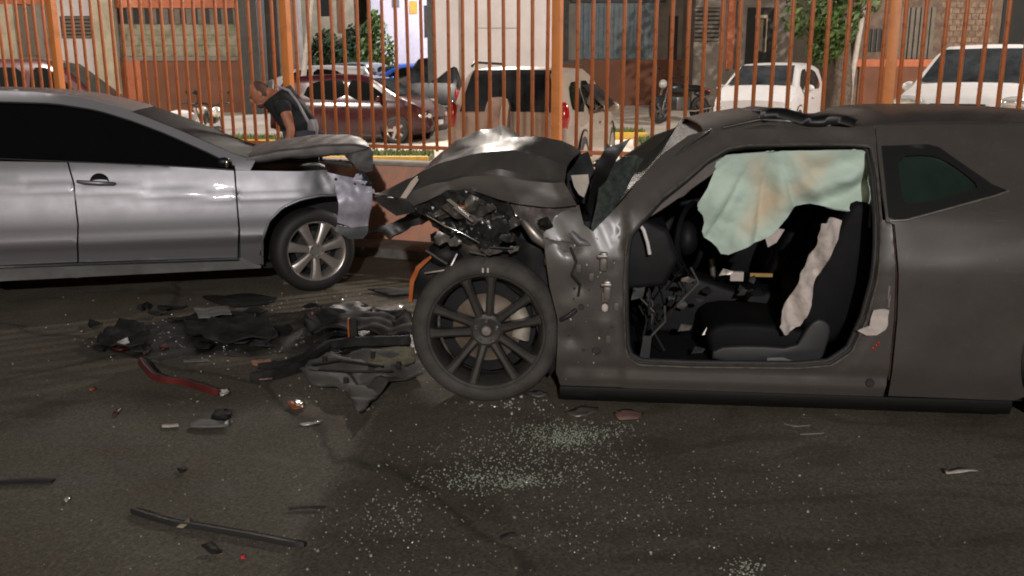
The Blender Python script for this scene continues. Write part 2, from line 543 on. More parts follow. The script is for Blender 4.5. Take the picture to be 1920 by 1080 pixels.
# left row
b = bld('apartment_building', 'olive apartment block behind the maroon van, at the far left', -260, 104, 30, M_OLIVE)
fit(b, 'cornice', -260, 104, -40, 8, M_ORBAND, .12)
fit(b, 'pilaster', -6, 22, 8, 112, M_TAN, .14); fit(b, 'pilaster', 76, 100, 8, 118, M_GREYW, .16)
w_ = fit(b, 'window', 26, 72, 12, 104, M_DARK, .03)
fit(b, 'window_bar', 40, 43, 12, 104, M_LOUV, .07, w_); fit(b, 'window_bar', 56, 59, 12, 104, M_LOUV, .07, w_)
fit(b, 'lit_pane', 24, 37, 22, 36, M_TAN, .05, w_)
b = bld('apartment_building', 'white rendered block with a louvred vent, left of the brown building', 105, 216, 29.6, M_WHITE)
louvres(b, 116, 180, 30, 72, 6, M_LOUV)
fit(b, 'pilaster', 184, 204, -60, 178, M_TAN, .12)
b = bld('apartment_building', 'brown and grey block building behind the motorcycles', 216, 455, 30.2, M_BLOCK)
fit(b, 'fascia', 216, 455, -60, 15, M_ORBAND, .1)
fit(b, 'fascia_end', 216, 252, -60, 14, mat('light_orange_paint', (.55, .2, .1), .7), .14)
f = fit(b, 'window', 222, 446, 16, 45, M_DARK, .02)
for u in range(240, 446, 22): fit(b, 'mullion', u, u + 8, 16, 45, M_LOUV, .05, f)
fit(b, 'sill', 220, 452, 107, 114, M_GREYW, .14)
fit(b, 'lower_wall', 216, 455, 114, 232, M_BROWN, .08)
fit(b, 'pilaster', 231, 262, 114, 232, M_ORBAND, .16)  # lit stretch of the brown wall, put in as a brighter orange strip
for k in range(3):
    for u in range(224, 452, 24):
        uu = u + (12 if k % 2 else 0)
        fit(b, 'block', uu, min(uu + 22.8, 452), 47 + k * 20, 65.5 + k * 20, M_BLOCK, .03 + .012 * random.random(), bev=.006)
b = bld('utility_column', 'dark grey column at the corner of the brown building', 455, 488, 29.4, M_DKGREY, 1.0); b['category'] = 'column'
b = bld('utility_column', 'light grey column behind the orange fence post above the man', 500, 556, 31, M_GREYW, 1.2); b['category'] = 'column'
# the gap in the middle
b = bld('apartment_building', 'pale lavender building far off in the gap', 700, 812, 40, M_LAV)
fit(b, 'window', 768, 782, 2, 26, M_YEL, .04); fit(b, 'window', 796, 806, 10, 70, M_DARK, .04)
fit(b, 'window', 735, 748, -6, 14, M_SHUT, .04)
b = bld('apartment_building', 'beige house behind the shrubs in the gap', 560, 668, 41, M_TAN)
fit(b, 'door', 634, 644, -30, 62, mat('red_brown_door', (.16, .05, .02), .5), .05)
fit(b, 'window', 600, 622, -20, 30, M_DARK, .05)
# white block
b = bld('apartment_building', 'tall white rendered block behind the beige SUV', 819, 1042, 24.5, M_WHITE)
fit(b, 'corner_strip', 804, 818, -60, 210, M_DKGREY, -.02, back=1.5)
for u in (862, 918, 972): fit(b, 'panel_joint', u, u + 1.2, -60, 212, M_GREYW, .012)
for v in (52,): fit(b, 'panel_joint', 893, 972, v, v + 1.2, M_GREYW, .014)
# right of the white block
b = bld('apartment_building', 'grey-brown building with a blue-grey shutter above a brown wall', 1042, 1298, 30.5, M_GREYW)
fit(b, 'column', 1044, 1068, -60, 112, M_DKGREY, .2)
f = fit(b, 'shutter', 1082, 1234, 4, 111, M_SHUT, .04)
for i in range(16):
    u = 1084 + i * 9.4
    fit(b, 'slat', u, u + 7.6, 6, 109, M_SHUT, .06 + .01 * (i % 2), f)
fit(b, 'lintel', 1072, 1250, -6, 4, M_DKGREY, .14)
fit(b, 'lower_wall', 1044, 1298, 112, 250, M_BROWN, .1)
fit(b, 'door', 1252, 1272, 30, 112, M_DARK, .05)
o = fit(b, 'downpipe', 1228, 1233, -40, 112, M_PIPE, .16)
b = bld('apartment_building', 'tan building with louvred vent, orange pilaster and doorway by the tree', 1298, 1600, 28.5, M_GREYW)
louvres(b, 1302, 1350, 14, 78, 8, M_LOUV)
fit(b, 'pilaster', 1361, 1384, -60, 130, M_ORBAND, .2); fit(b, 'plinth', 1361, 1384, 130, 240, M_GREYW, .2)
d = fit(b, 'doorway', 1391, 1452, 14, 210, M_DARK, .03)
fit(b, 'lit_frame', 1417, 1440, 28, 34, M_TAN, .06, d); fit(b, 'lit_frame', 1434, 1440, 34, 98, M_TAN, .06, d)
fit(b, 'lit_frame', 1420, 1432, 36, 96, M_OLIVE, .05, d)
b = bld('apartment_building', 'brick-brown building with barred windows behind the white SUV', 1600, 2150, 25, mat('stained_brick', (.17, .125, .09), .9, scale=5, col2=(.11, .075, .055), mix=(.4, .6), bump=.4))
fit(b, 'band', 1600, 1765, 111, 125, M_ORBAND, .1)
fit(b, 'lower_wall', 1600, 2150, 125, 270, M_BROWN, .08)
for (u0, u1, v0, v1) in ((1684, 1752, 14, 110), (1622, 1658, 54, 96)):
    w_ = fit(b, 'window', u0, u1, v0, v1, M_DARK, .03)
    n = int((u1 - u0) / 9)
    for i in range(n):
        u = u0 + (i + .4) * (u1 - u0) / n
        fit(b, 'window_bar', u, u + 2.4, v0, v1, M_LOUV, .08, w_)
fit(b, 'doorway', 1868, 2000, -60, 130, M_DARK, .04)
# bricks: relief courses on the part of the wall that shows
M_BRK = mat('brick_face', (.19, .13, .09), .9, scale=9, var=.35, bump=.3)
for k in range(8):
    for i in range(7):
        u = 1766 + i * 14 + (7 if k % 2 else 0); v = 4 + k * 11
        if u + 13 < 1866: fit(b, 'brick', u, u + 13, v, v + 9.6, M_BRK, .012 + .012 * random.random())

# ------------------------------------------------------------------ trees and shrubs
M_BARK = mat('bark', (.10, .075, .055), .9, scale=12, var=.4, bump=.8, bscale=18)
M_PALE = mat('pale_bark', (.42, .38, .33), .85, scale=8, var=.2, bump=.3)
M_LEAF = mat('leaf', (.055, .095, .022), .55, scale=2, var=.4)
M_LEAF2 = mat('dark_leaf', (.022, .05, .02), .6, scale=2, var=.4)


def leaves(name, blobs, n, size, m, parent, seed=0):
    rn = random.Random(seed); bm = bmesh.new()
    for _ in range(n):
        c, r = blobs[rn.randrange(len(blobs))]
        while True:
            d = Vector((rn.uniform(-1, 1), rn.uniform(-1, 1), rn.uniform(-1, 1)))
            if d.length < 1: break
        if noise.noise(Vector(c) * 1.3 + Vector(d) * 2.2) < -.12: continue
        p = Vector(c) + Vector((d.x * r[0], d.y * r[1], d.z * r[2]))
        s = size * rn.uniform(.6, 1.4)
        q = Vector((rn.gauss(0, 1), rn.gauss(0, 1), rn.gauss(0, 1))).normalized(); t = q.orthogonal().normalized() * s; w = q.cross(t) * .45
        dn = Vector((0, 0, -s * .25))
        bm.faces.new([bm.verts.new(x) for x in (p - t, p + w, p + t + dn, p - w)])
    return from_bm(name, bm, m, parent, smooth=False)


p0 = P(1572, 215, 24); p0.z = zlot(p0.x, 24)
t = empty('tree', p0, 0, 'leafy tree with thin trunk between white hatchback and brick-brown building', 'tree')
tube('trunk', [(0, 0, -.05), (.06, 0, .9), (-.05, .05, 2.0), (.1, .1, 3.2), (.0, .1, 4.6)], [.3, .24, .22, .18, .1], M_BARK, t, 12)
tube('limb', [(-.05, .05, 2.0), (-.5, -.1, 2.7), (-1.1, -.2, 3.6)], [.12, .09, .04], M_BARK, t); tube('limb', [(0, .05, 2.3), (.5, .1, 3.0), (1.1, .2, 4.0)], [.12, .08, .04], M_BARK, t)
tube('limb', [(.25, .1, -.05), (.28, .05, 1.1), (.4, 0, 2.6), (.5, 0, 3.8)], [.1, .08, .07, .04], M_PALE, t)
leaves('crown', [((-.9, 0, 2.9), (.75, .8, .9)), ((-.35, -.2, 2.5), (.6, .7, .75)), ((.2, 0, 3.3), (.8, .9, .8)), ((-.8, .2, 4.2), (1.2, 1.1, .9)), ((.6, .1, 4.4), (1.1, 1.1, .9)), ((-.55, -.2, 1.95), (.45, .5, .55)), ((0, 0, 5.2), (1.5, 1.3, .8))], 5200, .10, M_LEAF, t, 5)
for i, (u, Y, h, w, lab, mm) in enumerate([(612, 38, 2.3, 1.3, 'dark rounded shrub right of the leaning pale trunk', M_LEAF2), (668, 40, 2.5, 1.4, 'dark shrub in the middle of the gap', M_LEAF2), (704, 36, 2.9, 1.0, 'lighter leafy small tree before the lavender building', M_LEAF), (780, 44, 1.6, 1.2, 'low hedge bush beside the white block', M_LEAF2)]):
    q = P(u, 130, Y); q.z = zlot(q.x, Y)
    s_ = empty('shrub', q, 0, lab, 'shrub')
    tube('stem', [(0, 0, 0), (.05, 0, h * .5), (0, .05, h * .8)], [.07, .05, .02], M_BARK, s_, 6)
    leaves('foliage', [((0, 0, h * .55), (w * .7, w * .7, h * .5)), ((-w * .35, 0, h * .4), (w * .5, w * .5, h * .4)), ((w * .35, .1, h * .45), (w * .5, w * .5, h * .42)), ((0, 0, h * .9), (w * .4, w * .4, h * .25))], 2600, .11, mm, s_, 20 + i)
q = P(556, 140, 27); q.z = zlot(q.x, 27)
pt = empty('leaning_trunk', q, 0, 'thin pale trunk leaning right between the orange post and shrubs', 'trunk')
top = P(590, -30, 27) - q
tube('trunk', [(0, 0, 0), top * .5 + Vector((-.03, 0, 0)), top, top * 1.5 + Vector((.15, 0, 0))], [.09, .08, .07, .05], M_PALE, pt, 8)
leaves('crown', [(tuple(top * 1.55), (1.2, 1.0, .7))], 900, .12, M_LEAF, pt, 77)
q = P(648, 100, 42); q.z = zlot(q.x, 42)
pt = empty('palm_trunk', q, 0, 'upright pale tree trunk rising behind the shrubs in the gap', 'trunk')
tube('trunk', [(0, 0, 0), (.1, 0, 2.5), (.05, 0, 5.5)], [.28, .22, .2], M_PALE, pt, 10)
leaves('crown', [((.05, 0, 6), (1.6, 1.5, .8))], 900, .2, M_LEAF, pt, 78)

# ------------------------------------------------------------------ lamps of the place (their heads stand above the frame) and one added for the gap
M_GALV = mat('galvanised', (.35, .36, .36), .45, metal=.8)


def street_lamp(label, base, head, target, watts, col, radius=.12, cone=None):
    """pole, arm, head and its own light"""
    r = empty('street_lamp', base, 0, label, 'street lamp')
    h = Vector(head) - Vector(base)
    tube('pole', [(0, 0, 0), (0, 0, h.z * .6), (0, 0, h.z + .25)], [.09, .075, .055], M_GALV, r, 10)
    tube('arm', [(0, 0, h.z + .1), (h.x * .5, h.y * .5, h.z + .25), (h.x, h.y, h.z + .18)], .035, M_GALV, r, 8)
    box('lamp_head', (h.x - .2, h.y - .2, h.z + .10), (h.x + .2, h.y + .2, h.z + .2), M_GALV, r, bev=.03)
    box('diffuser', (h.x - .15, h.y - .15, h.z + .085), (h.x + .15, h.y + .15, h.z + .098), mat('lamp_glow', (.9, .85, .7), .4, emit=col, estr=8), r)
    ld = bpy.data.lights.new('lamp_light', 'SPOT'); ld.energy = watts; ld.color = col; ld.shadow_soft_size = radius
    ld.spot_size = R(cone or 165); ld.spot_blend = .35
    lo = bpy.data.objects.new('lamp_light', ld); COL.objects.link(lo); lo.parent = r; lo.location = (h.x, h.y, h.z - .03)
    dv = (Vector(target) - Vector(head)).normalized()
    lo.rotation_euler = dv.to_track_quat('-Z', 'Y').to_euler()
    return r


WARM = (1.0, .90, .82); COOL = (.95, .93, 1.0)
street_lamp('tall street lamp in the lot behind the white block side', (-11.5, 13.5, zlot(-11.5, 13.5)), (-10.4, 14.0, 7.6), (-4, 24, 0), 6300, WARM)
street_lamp('tall street lamp in the lot behind the white SUV side', (12.5, 13.5, zlot(12.5, 13.5)), (11.4, 14.0, 7.8), (5, 22, 0), 6300, WARM)
street_lamp('street lamp across the road behind the viewer', (1.6, -9.6, 0), (.3, -9.0, 5.2), (-.5, 9, .9), 4800, (1.0, .96, .95))
street_lamp('added lamp hidden behind the white block to brighten the gap', (.6, 33.5, zlot(.6, 33.5)), (-1.0, 33.5, 7.5), (-6, 38, 0), 4200, COOL)  # added unseen lamp, only there to brighten the far buildings in the gap
# floodlight on the white block, facing the road
fl = empty('flood_lamp', (-.9, 24.4, 8.2), 0, 'floodlight high on the white block facing the road', 'flood lamp')
box('bracket', (-.04, -.35, -.03), (.04, .08, .03), M_GALV, fl); box('housing', (-.22, -.5, -.16), (.22, -.352, .16), M_GALV, fl, bev=.02)
box('lens', (-.18, -.512, -.12), (.18, -.502, .12), MATS['lamp_glow'], fl)
ld = bpy.data.lights.new('lamp_light', 'SPOT'); ld.energy = 6200; ld.color = (1, .90, .80); ld.shadow_soft_size = .5; ld.spot_size = R(110); ld.spot_blend = .4
lo = bpy.data.objects.new('lamp_light', ld); COL.objects.link(lo); lo.parent = fl; lo.location = (0, -.56, 0)
lo.rotation_euler = (Vector((0, 5, 0)) - Vector((-.9, 23.8, 8.2))).to_track_quat('-Z', 'Y').to_euler()

# ================================================================== PARKED CARS
M_CHROME = mat('chrome', (.6, .6, .6), .12, metal=1, var=.05)
M_RIMS = mat('alloy', (.42, .41, .40), .32, metal=.85, var=.1)
M_TAILR = mat('red_lens', (.35, .012, .012), .15, coat=1)
M_HEAD = mat('clear_lens', (.55, .55, .52), .1, coat=1, metal=.4)
M_PLATE = mat('number_plate', (.5, .5, .48), .5)


def make_wheel(parent, loc, r, w, sgn, rim_m=None, spokes=5, rim_r=None, rz=0.0, hero=False):
    """axis along y; outer face towards sgn*y"""
    h = empty('wheel', loc); h.parent = parent; h.rotation_euler = (0, 0, rz)
    rr = rim_r or r * .66
    s = sgn
    prof = [(rr, -w / 2 * s), (rr + .02, -w / 2 * s), (r - .035, -w / 2 * .98 * s), (r - .008, -w / 2 * .8 * s), (r, -w * .2 * s), (r, w * .2 * s), (r - .008, w / 2 * .8 * s), (r - .035, w / 2 * .98 * s), (rr + .02, w / 2 * s), (rr, w / 2 * .96 * s)]
    rev('tyre', prof, M_RUB, h, 40 if hero else 28)
    bm = bmesh.new()
    add_rev(bm, [(rr * .92, -w * .4 * s), (rr * .9, w * .2 * s), (rr * .95, w * .42 * s), (rr + .002, w * .49 * s), (rr + .002, w * .40 * s)], 40 if hero else 28)
    fo = w * .36 * s
    for k in range(spokes):
        a = 2 * math.pi * k / spokes + .3
        m_ = Matrix.Rotation(-a, 4, 'Y')
        pr = [(-.035 * rr / .22, rr * .16), (.035 * rr / .22, rr * .16), (.022 * rr / .22 * 1.25, rr * .95), (-.022 * rr / .22 * 1.25, rr * .95)]
        f_ = [bm.verts.new(m_ @ Vector((x_, fo + .012 * s, z_))) for x_, z_ in pr]; b_ = [bm.verts.new(m_ @ Vector((x_ * 1.3, fo - .03 * s, z_))) for x_, z_ in pr]
        bm.faces.new(f_); bm.faces.new(b_[::-1])
        for i in range(4): bm.faces.new((f_[i], b_[i], b_[(i + 1) % 4], f_[(i + 1) % 4]))
    add_rev(bm, [(.001, fo + .02 * s), (rr * .2, fo + .018 * s), (rr * .26, fo), (rr * .26, fo - .04 * s)], 20)
    bmesh.ops.recalc_face_normals(bm, faces=bm.faces)
    from_bm('rim', bm, rim_m or M_RIMS, h, ang=35)
    rev('brake_disc', [(.03, fo - .05 * s), (rr * .72, fo - .05 * s), (rr * .72, fo - .07 * s), (.03, fo - .07 * s)], mat('brake_disc', (.20, .16, .12), .5, metal=.6), h, 28)
    return h


def car(label, loc, heading, L, W, H, top, belt, wins, ws, rw, paint, lamp='front', z_head=.62, z_tail=.75, wr_=.31, cat='car', tumble=.32, name='parked_car', spare=False):
    """a whole car: lofted shell, glass, lamps, bumpers, mirrors, wheels. local +x = forward"""
    r = empty(name, loc, heading, label, cat, 'cars parked in the lot')
    tx = [p[0] for p in top]; tz = [p[1] for p in top]
    ztop = lambda x: float(np.interp(x, tx, tz))
    hw = lambda x: W / 2 * (1 - .10 * abs(2 * x / L) ** 4 - .05 * abs(2 * x / L) ** 12)
    zb = lambda x: .2 + .10 * abs(2 * x / L) ** 8
    bel = lambda x: min(belt, ztop(x) - .04)
    wroof = lambda x: hw(x) - .05 - tumble * max(0, ztop(x) - bel(x) - .05)
    rows = []
    xs = sorted(set([round(v, 3) for v in np.linspace(-L / 2, L / 2, 44)] + [round(v, 3) for v in tx]))
    for x in xs:
        w = hw(x); t = ztop(x); b_ = bel(x); z0 = zb(x); wr = wroof(x)
        half = [(0, z0), (w - .12, z0), (w - .03, z0 + .07), (w, z0 + .30 * (b_ - z0)), (w, z0 + .65 * (b_ - z0)), (w - .015, b_ - .06 * (b_ - z0)), (w - .05, b_)]
        for k in (.35, .7, .93): half.append(((w - .05) + (wr - w + .05) * k, b_ + (t - .03 - b_) * k))
        half += [(wr - .07, t), (wr * .5, t + .018), (0, t + .025)]
        row = [(x, y, z) for y, z in half] + [(x, -y, z) for y, z in half[::-1][1:-1]]
        rows.append(row)
    n = len(rows[0]); vs = [p for rw_ in rows for p in rw_]; fs = []
    for i in range(len(rows) - 1):
        for j in range(n):
            fs.append((i * n + j, i * n + (j + 1) % n, (i + 1) * n + (j + 1) % n, (i + 1) * n + j))
    fs.append(tuple(range(n))); fs.append(tuple((len(rows) - 1) * n + j for j in range(n))[::-1])
    o = mk('body', vs, fs, paint, r, ang=38)
    bm = bmesh.new(); bm.from_mesh(o.data); bmesh.ops.recalc_face_normals(bm, faces=bm.faces); bm.to_mesh(o.data); bm.free()

    def ys(x, z, d=.006):
        b_ = bel(x); t = ztop(x); k = (z - b_) / max(.05, t - .03 - b_); w = hw(x)
        return (w - .05) + (wroof(x) - w + .05) * min(max(k, -.2), 1) + d
    for poly in wins:
        for s in (1, -1):
            panel('side_window', smooth_poly(poly, 1), lambda x, z: s * ys(x, z), M_GLASS, r, step=.15, th=0)
    for nm, (x0, x1) in (('windscreen', ws), ('rear_window', rw)):
        gr = []
        for x in np.linspace(x0, x1, 8):
            gr.append([(x, (wroof(x) - .10) * k, ztop(x) + .028 - .008 * abs(k) + .006) for k in np.linspace(-1, 1, 7)])
        grid(nm, gr, mat('windscreen_glass', (.022, .025, .027), .05, var=.5, scale=2.5, spec=.12, rv=0), r)
    # wheels with dark arches
    wx = (L / 2 - .78, -L / 2 + .72)
    for x in wx:
        for s in (1, -1):
            y = (hw(x) - .10) * s
            bm = bmesh.new(); add_rev(bm, [(.001, -.1 * s), (wr_ + .055, -.1 * s), (wr_ + .055, .104 * s), (wr_ + .03, .104 * s)], 28); bmesh.ops.recalc_face_normals(bm, faces=bm.faces)
            o = from_bm('wheel_arch', bm, M_BLACK, r); o.location = (x, y, wr_ + .02)
            make_wheel(r, (x, y + .012 * s, wr_), wr_, .2, s)
    # ends
    xf = L / 2
    for s in (1, -1):
        ellipsoid('headlight', (xf - .20, s * (W / 2 - .25), z_head), (.19, .2, .085), M_HEAD, r)
        ellipsoid('tail_light', (-xf + .06, s * (W / 2 - .17), z_tail), (.07, .075, .19), M_TAILR, r)
        ellipsoid('mirror', (ws[1] - .42, s * (W / 2 + .07), belt + .06), (.06, .11, .075), paint, r)
        box('door_handle', (-.12, s * (W / 2 + .012) - .012, belt - .14), (.08, s * (W / 2 + .012) + .012, belt - .11), paint, r, bev=.005)
    box('grille', (xf - .10, -.36, z_head - .13), (xf + .004, .36, z_head - .02), M_BLACK, r, bev=.02)
    box('bumper_intake', (xf - .12, -.5, .27), (xf + .006, .5, .39), M_BLACK, r, bev=.02)
    box('number_plate', (xf + .004, -.16, .42), (xf + .014, .16, .52), M_PLATE, r)
    box('number_plate', (-xf - .016, -.16, .55), (-xf - .006, .16, .65), M_PLATE, r)
    box('bumper', (-xf - .03, -W / 2 + .16, .3), (-xf + .15, W / 2 - .16, .48), paint, r, bev=.03)
    return r


def hatch(L, H, hood=.62):
    f = L / 2
    return [(-f, .55), (-f + .03, .85), (-f + .12, H * .72), (-f + .38, H * .96), (-.5, H), (.25, H * .985), (.55, H * .94), (f * .62, H * .70), (f * .66, H * .685), (f - .35, H * .60), (f - .08, H * .5), (f, .42)]


def paint(name, c, rough=.35, coat=.35): return mat(name, c, rough, coat=coat, var=.05, scale=3)


PW = paint('white_car_paint', (.46, .45, .45)); PB = paint('burgundy_paint', (.030, .005, .008), .2, .2); PBE = paint('beige_paint', (.33, .265, .215))
PK = paint('black_paint', (.012, .012, .013)); PBL = paint('blue_paint', (.02, .09, .42)); PM = paint('maroon_paint', (.045, .013, .015), .25, .2); PG = paint('grey_paint', (.2, .21, .24))


def put(u, Y, dz=0.0):
    q = P(u, 200, Y); return (q.x, Y, zlot(q.x, Y) + dz)


def std_wins(L, H, belt):
    f = L / 2
    return [[(.02, belt + .03), (.02, H - .12), (.3, H - .13), (.52, H - .19), (f * .55, belt + .03)], [(-.04, belt + .03), (-.04, H - .12), (-.55, H - .12), (-.95, H - .2), (-1.1, belt + .05)]]


# burgundy compact heading right
L, H = 3.9, 1.52
car('dark burgundy car facing right behind the bars, left of the beige SUV', put(676, 21.5), R(-14), L, 1.68, H, hatch(L, H), .93, std_wins(L, H, .93), (.50, 1.24), (-1.86, -1.58), PB)
# beige SUV from behind
L, H = 4.0, 1.52
sv = car('beige SUV seen from behind with tinted rear window, behind the wrecked hood', put(1014, 13.3, -.03), R(76), L, 1.76, H, [(-2, .5), (-1.985, .95), (-1.80, 1.40), (-1.6, H * .98), (-1, H), (.2, H), (.5, H * .96), (1.0, 1.0), (1.05, .99), (1.75, .88), (1.95, .7), (2, .45)], .92,
         [[(.05, .96), (.05, 1.36), (.35, 1.36), (.85, .97)], [(0, .96), (0, 1.36), (-.8, 1.36), (-.85, .96)], [(-.9, .96), (-.88, 1.36), (-1.45, 1.33), (-1.62, 1.1), (-1.62, .98)]], (.5, 1.0), (-1.982, -1.66), PBE, z_tail=.92, wr_=.34, tumble=.36)
rev('spare_wheel_cover', [(.001, -.1), (.27, -.1), (.35, -.07), (.368, 0), (.36, .12)], mat('tan_cover', (.30, .20, .15), .5), sv, 36).location = (-2.08, .05, .80)
sv.children[-1].rotation_euler = (0, 0, R(-90))
for s in (1, -1): tube('roof_rail', [(-1.5, s * .58, H + .02), (-1.4, s * .58, H + .07), (.1, s * .58, H + .07), (.25, s * .58, H + .02)], .018, M_BLACK, sv)
# white hatchback facing camera
L, H = 3.6, 1.52
wh = car('white hatchback facing the road, beside the small tree', put(1448, 19.8, .05), R(240), L, 1.66, H, hatch(L, H), .95, std_wins(L, H, .95), (.50, 1.16), (-1.7, -1.45), PW)
# white SUV right
L, H = 4.4, 1.66
car('white SUV facing the road at the far right behind the fence', put(1850, 14.4, .04), R(233), L, 1.85, H, [(-2.2, .55), (-2.18, .95), (-1.95, 1.42), (-1.7, H * .97), (-.8, H), (.1, H), (.42, H * .955), (1.12, 1.10), (1.2, 1.07), (1.9, .95), (2.12, .78), (2.2, .5)], 1.0,
    [[(.0, 1.03), (.0, H - .13), (.3, H - .15), (.9, 1.05)], [(-.06, 1.03), (-.06, H - .13), (-.8, H - .13), (-.85, 1.03)], [(-.9, 1.03), (-.88, H - .13), (-1.4, H - .2), (-1.6, 1.12)]], (.42, 1.12), (-2.1, -1.85), PW, z_head=.86, wr_=.35)
# far cars
L, H = 4.3, 1.72
SUVP = lambda L, H: [(-L / 2, .5), (-L / 2 + .02, 1.0), (-L / 2 + .22, H * .85), (-L / 2 + .45, H * .98), (-.6, H), (.2, H), (.5, H * .95), (1.05, H * .64), (1.7, H * .56), (L / 2 - .05, H * .42), (L / 2, .42)]
car('black SUV parked behind the beige SUV, seen past its roof', put(868, 26.5), R(70), L, 1.8, H, SUVP(L, H), 1.0, [[(.05, 1.04), (.05, H - .13), (.4, H - .15), (.85, 1.05)], [(0, 1.04), (0, H - .13), (-.9, H - .13), (-.95, 1.04)]], (.5, 1.05), (-2.12, -1.95), PK)
L, H = 4.2, 1.45
car('white car parked far back beside the leaning trunk', put(600, 31), R(175), L, 1.7, H, hatch(L, H), .9, std_wins(L, H, .9), (.50, 1.2), (-2.0, -1.75), PW)
car('grey car far back in front of the dark shrubs', put(690, 33), R(80), L, 1.7, H, hatch(L, H), .9, std_wins(L, H, .9), (.50, 1.2), (-2.0, -1.75), PG)
car('blue car far back left of the black SUV', put(768, 31.5), R(200), 3.9, 1.7, H, hatch(3.9, H), .9, std_wins(3.9, H, .9), (.50, 1.2), (-1.86, -1.6), PBL)
# white car glimpsed between burgundy car and black SUV
car('white car between the burgundy car and the black SUV', put(800, 26), R(215), 3.7, 1.6, 1.3, hatch(3.7, 1.3), .85, std_wins(3.7, 1.3, .85), (.50, 1.14), (-1.76, -1.5), paint('cream_paint', (.55, .5, .42)))
L, H = 4.5, 1.85
car('maroon van facing right, at the far left beyond the silver car', put(72, 19), R(4), L, 1.75, H, [(-2.25, .5), (-2.24, 1.1), (-2.15, H * .9), (-2.0, H * .98), (-1, H), (.4, H), (.72, H * .95), (1.45, 1.12), (1.5, 1.1), (2.1, .95), (2.2, .7), (2.25, .45)], 1.08,
    [[(.2, 1.1), (.2, H - .15), (.6, H - .16), (1.2, 1.12)], [(.12, 1.1), (.12, H - .15), (-.7, H - .15), (-.7, 1.1)], [(-.8, 1.1), (-.8, H - .15), (-1.9, H - .2), (-1.9, 1.1)]], (.72, 1.45), (-2.2, -2.1), PM, wr_=.33, cat='van', name='parked_van')

# ------------------------------------------------------------------ motorcycles
M_ENG = mat('engine_metal', (.16, .16, .16), .4, metal=.8)


def motorbike(label, u, Y, heading, col, sc=1.0):
    r = empty('motorcycle', put(u, Y), heading, label, 'motorcycle', 'motorcycles parked in the lot'); r.scale = (sc,) * 3
    for x in (-.62, .66): make_wheel(r, (x, 0, .3), .3, .11, 1, M_ENG, 6, rim_r=.2)
    tube('fork', [(.66, .09, .3), (.45, .09, .95)], .025, M_CHROME, r); tube('fork', [(.66, -.09, .3), (.45, -.09, .95)], .025, M_CHROME, r)
    tube('handlebar', [(.28, .36, 1.02), (.4, .2, 1.04), (.44, 0, .98), (.4, -.2, 1.04), (.28, -.36, 1.02)], .016, M_BLACK, r)
    for s in (1, -1):
        tube('mirror_stalk', [(.38, s * .25, 1.04), (.42, s * .3, 1.2)], .007, M_BLACK, r); ellipsoid('mirror', (.42, s * .31, 1.23), (.02, .06, .04), M_BLACK, r)
    ellipsoid('headlight', (.58, 0, .88), (.09, .1, .1), M_HEAD, r)
    ellipsoid('tank', (.15, 0, .78), (.3, .15, .14), col, r); ellipsoid('seat', (-.35, 0, .78), (.42, .14, .08), M_BLACK, r)
    box('engine', (-.2, -.13, .28), (.25, .13, .6), M_ENG, r, bev=.05); ellipsoid('front_mudguard', (.66, 0, .56), (.28, .07, .07), col, r)
    ellipsoid('rear_mudguard', (-.68, 0, .66), (.26, .08, .08), col, r); ellipsoid('tail_light', (-.88, 0, .72), (.04, .06, .04), M_TAILR, r)
    tube('exhaust', [(.1, .14, .3), (-.3, .16, .28), (-.8, .17, .36)], [.025, .035, .045], M_CHROME, r)
    return r


motorbike('dark scooter by the brown wall, left of the white hatchback', 1276, 24.5, R(215), PK, 1.15)
motorbike('motorcycle with white tank, leftmost of the two left of the man', 322, 17.0, R(40), PW, 1.0)
motorbike('black motorcycle nearest the man, beyond the silver windscreen', 392, 17.5, R(300), PK, 1.0)

# ================================================================== WRECKED COUPE   local: x to the rear, y inward, z up
def prism(name, poly, y0, y1, m, parent, bev=.015, smooth=0):
    if smooth: poly = smooth_poly(poly, smooth)
    bm = bmesh.new()
    a = [bm.verts.new((x, y0, z)) for x, z in poly]; b = [bm.verts.new((x, y1, z)) for x, z in poly]
    n = len(poly)
    bm.faces.new(a); bm.faces.new(b[::-1])
    for i in range(n): bm.faces.new((a[i], b[i], b[(i + 1) % n], a[(i + 1) % n]))
    bmesh.ops.recalc_face_normals(bm, faces=bm.faces)
    if bev:
        es = [e for e in bm.edges if abs(e.verts[0].co.y - e.verts[1].co.y) < 1e-6]
        bmesh.ops.bevel(bm, geom=es, offset=bev, segments=3, affect='EDGES', profile=.5, clamp_overlap=True)
    return from_bm(name, bm, m, parent, ang=45)


PCO = mat('matte_grey_paint', (.051, .0455, .0405), .44, metal=.15, coat=.12, scale=2.6, croug=.2, spec=.4, col2=(.057, .0505, .043), mix=(.35, .7), detail=9)
add_wear(PCO, (.085, .074, .060), (.10, .09, .08))
PCI = mat('grey_primer', (.075, .064, .058), .55, var=.3, scale=14, bump=.2, bscale=25)
M_INT = mat('interior_black', (.006, .006, .0065), .6, var=.3, scale=10, spec=.25)
M_LEATH = mat('black_leather', (.004, .004, .0045), .65, spec=.15)
M_INTG = mat('interior_grey', (.018, .018, .019), .55, var=.2)
M_MINT = mat('mint_airbag', (.46, .58, .50), .85, var=.06, scale=5, bump=.2, bscale=25)
M_CLOTH = mat('white_cloth', (.46, .405, .37), .9, var=.14, bump=.5, bscale=30)
M_STEEL = mat('bare_steel', (.22, .20, .18), .4, metal=.7, var=.3, scale=15)
M_TINT = mat('tinted_green_glass', (.014, .024, .018), .07, var=.2, scale=3, spec=.4, rv=0)

W_C = 1.90


def yc(z): return float(np.interp(z, [0, .25, .75, .95, 1.40], [.05, 0, 0, .05, .33]))


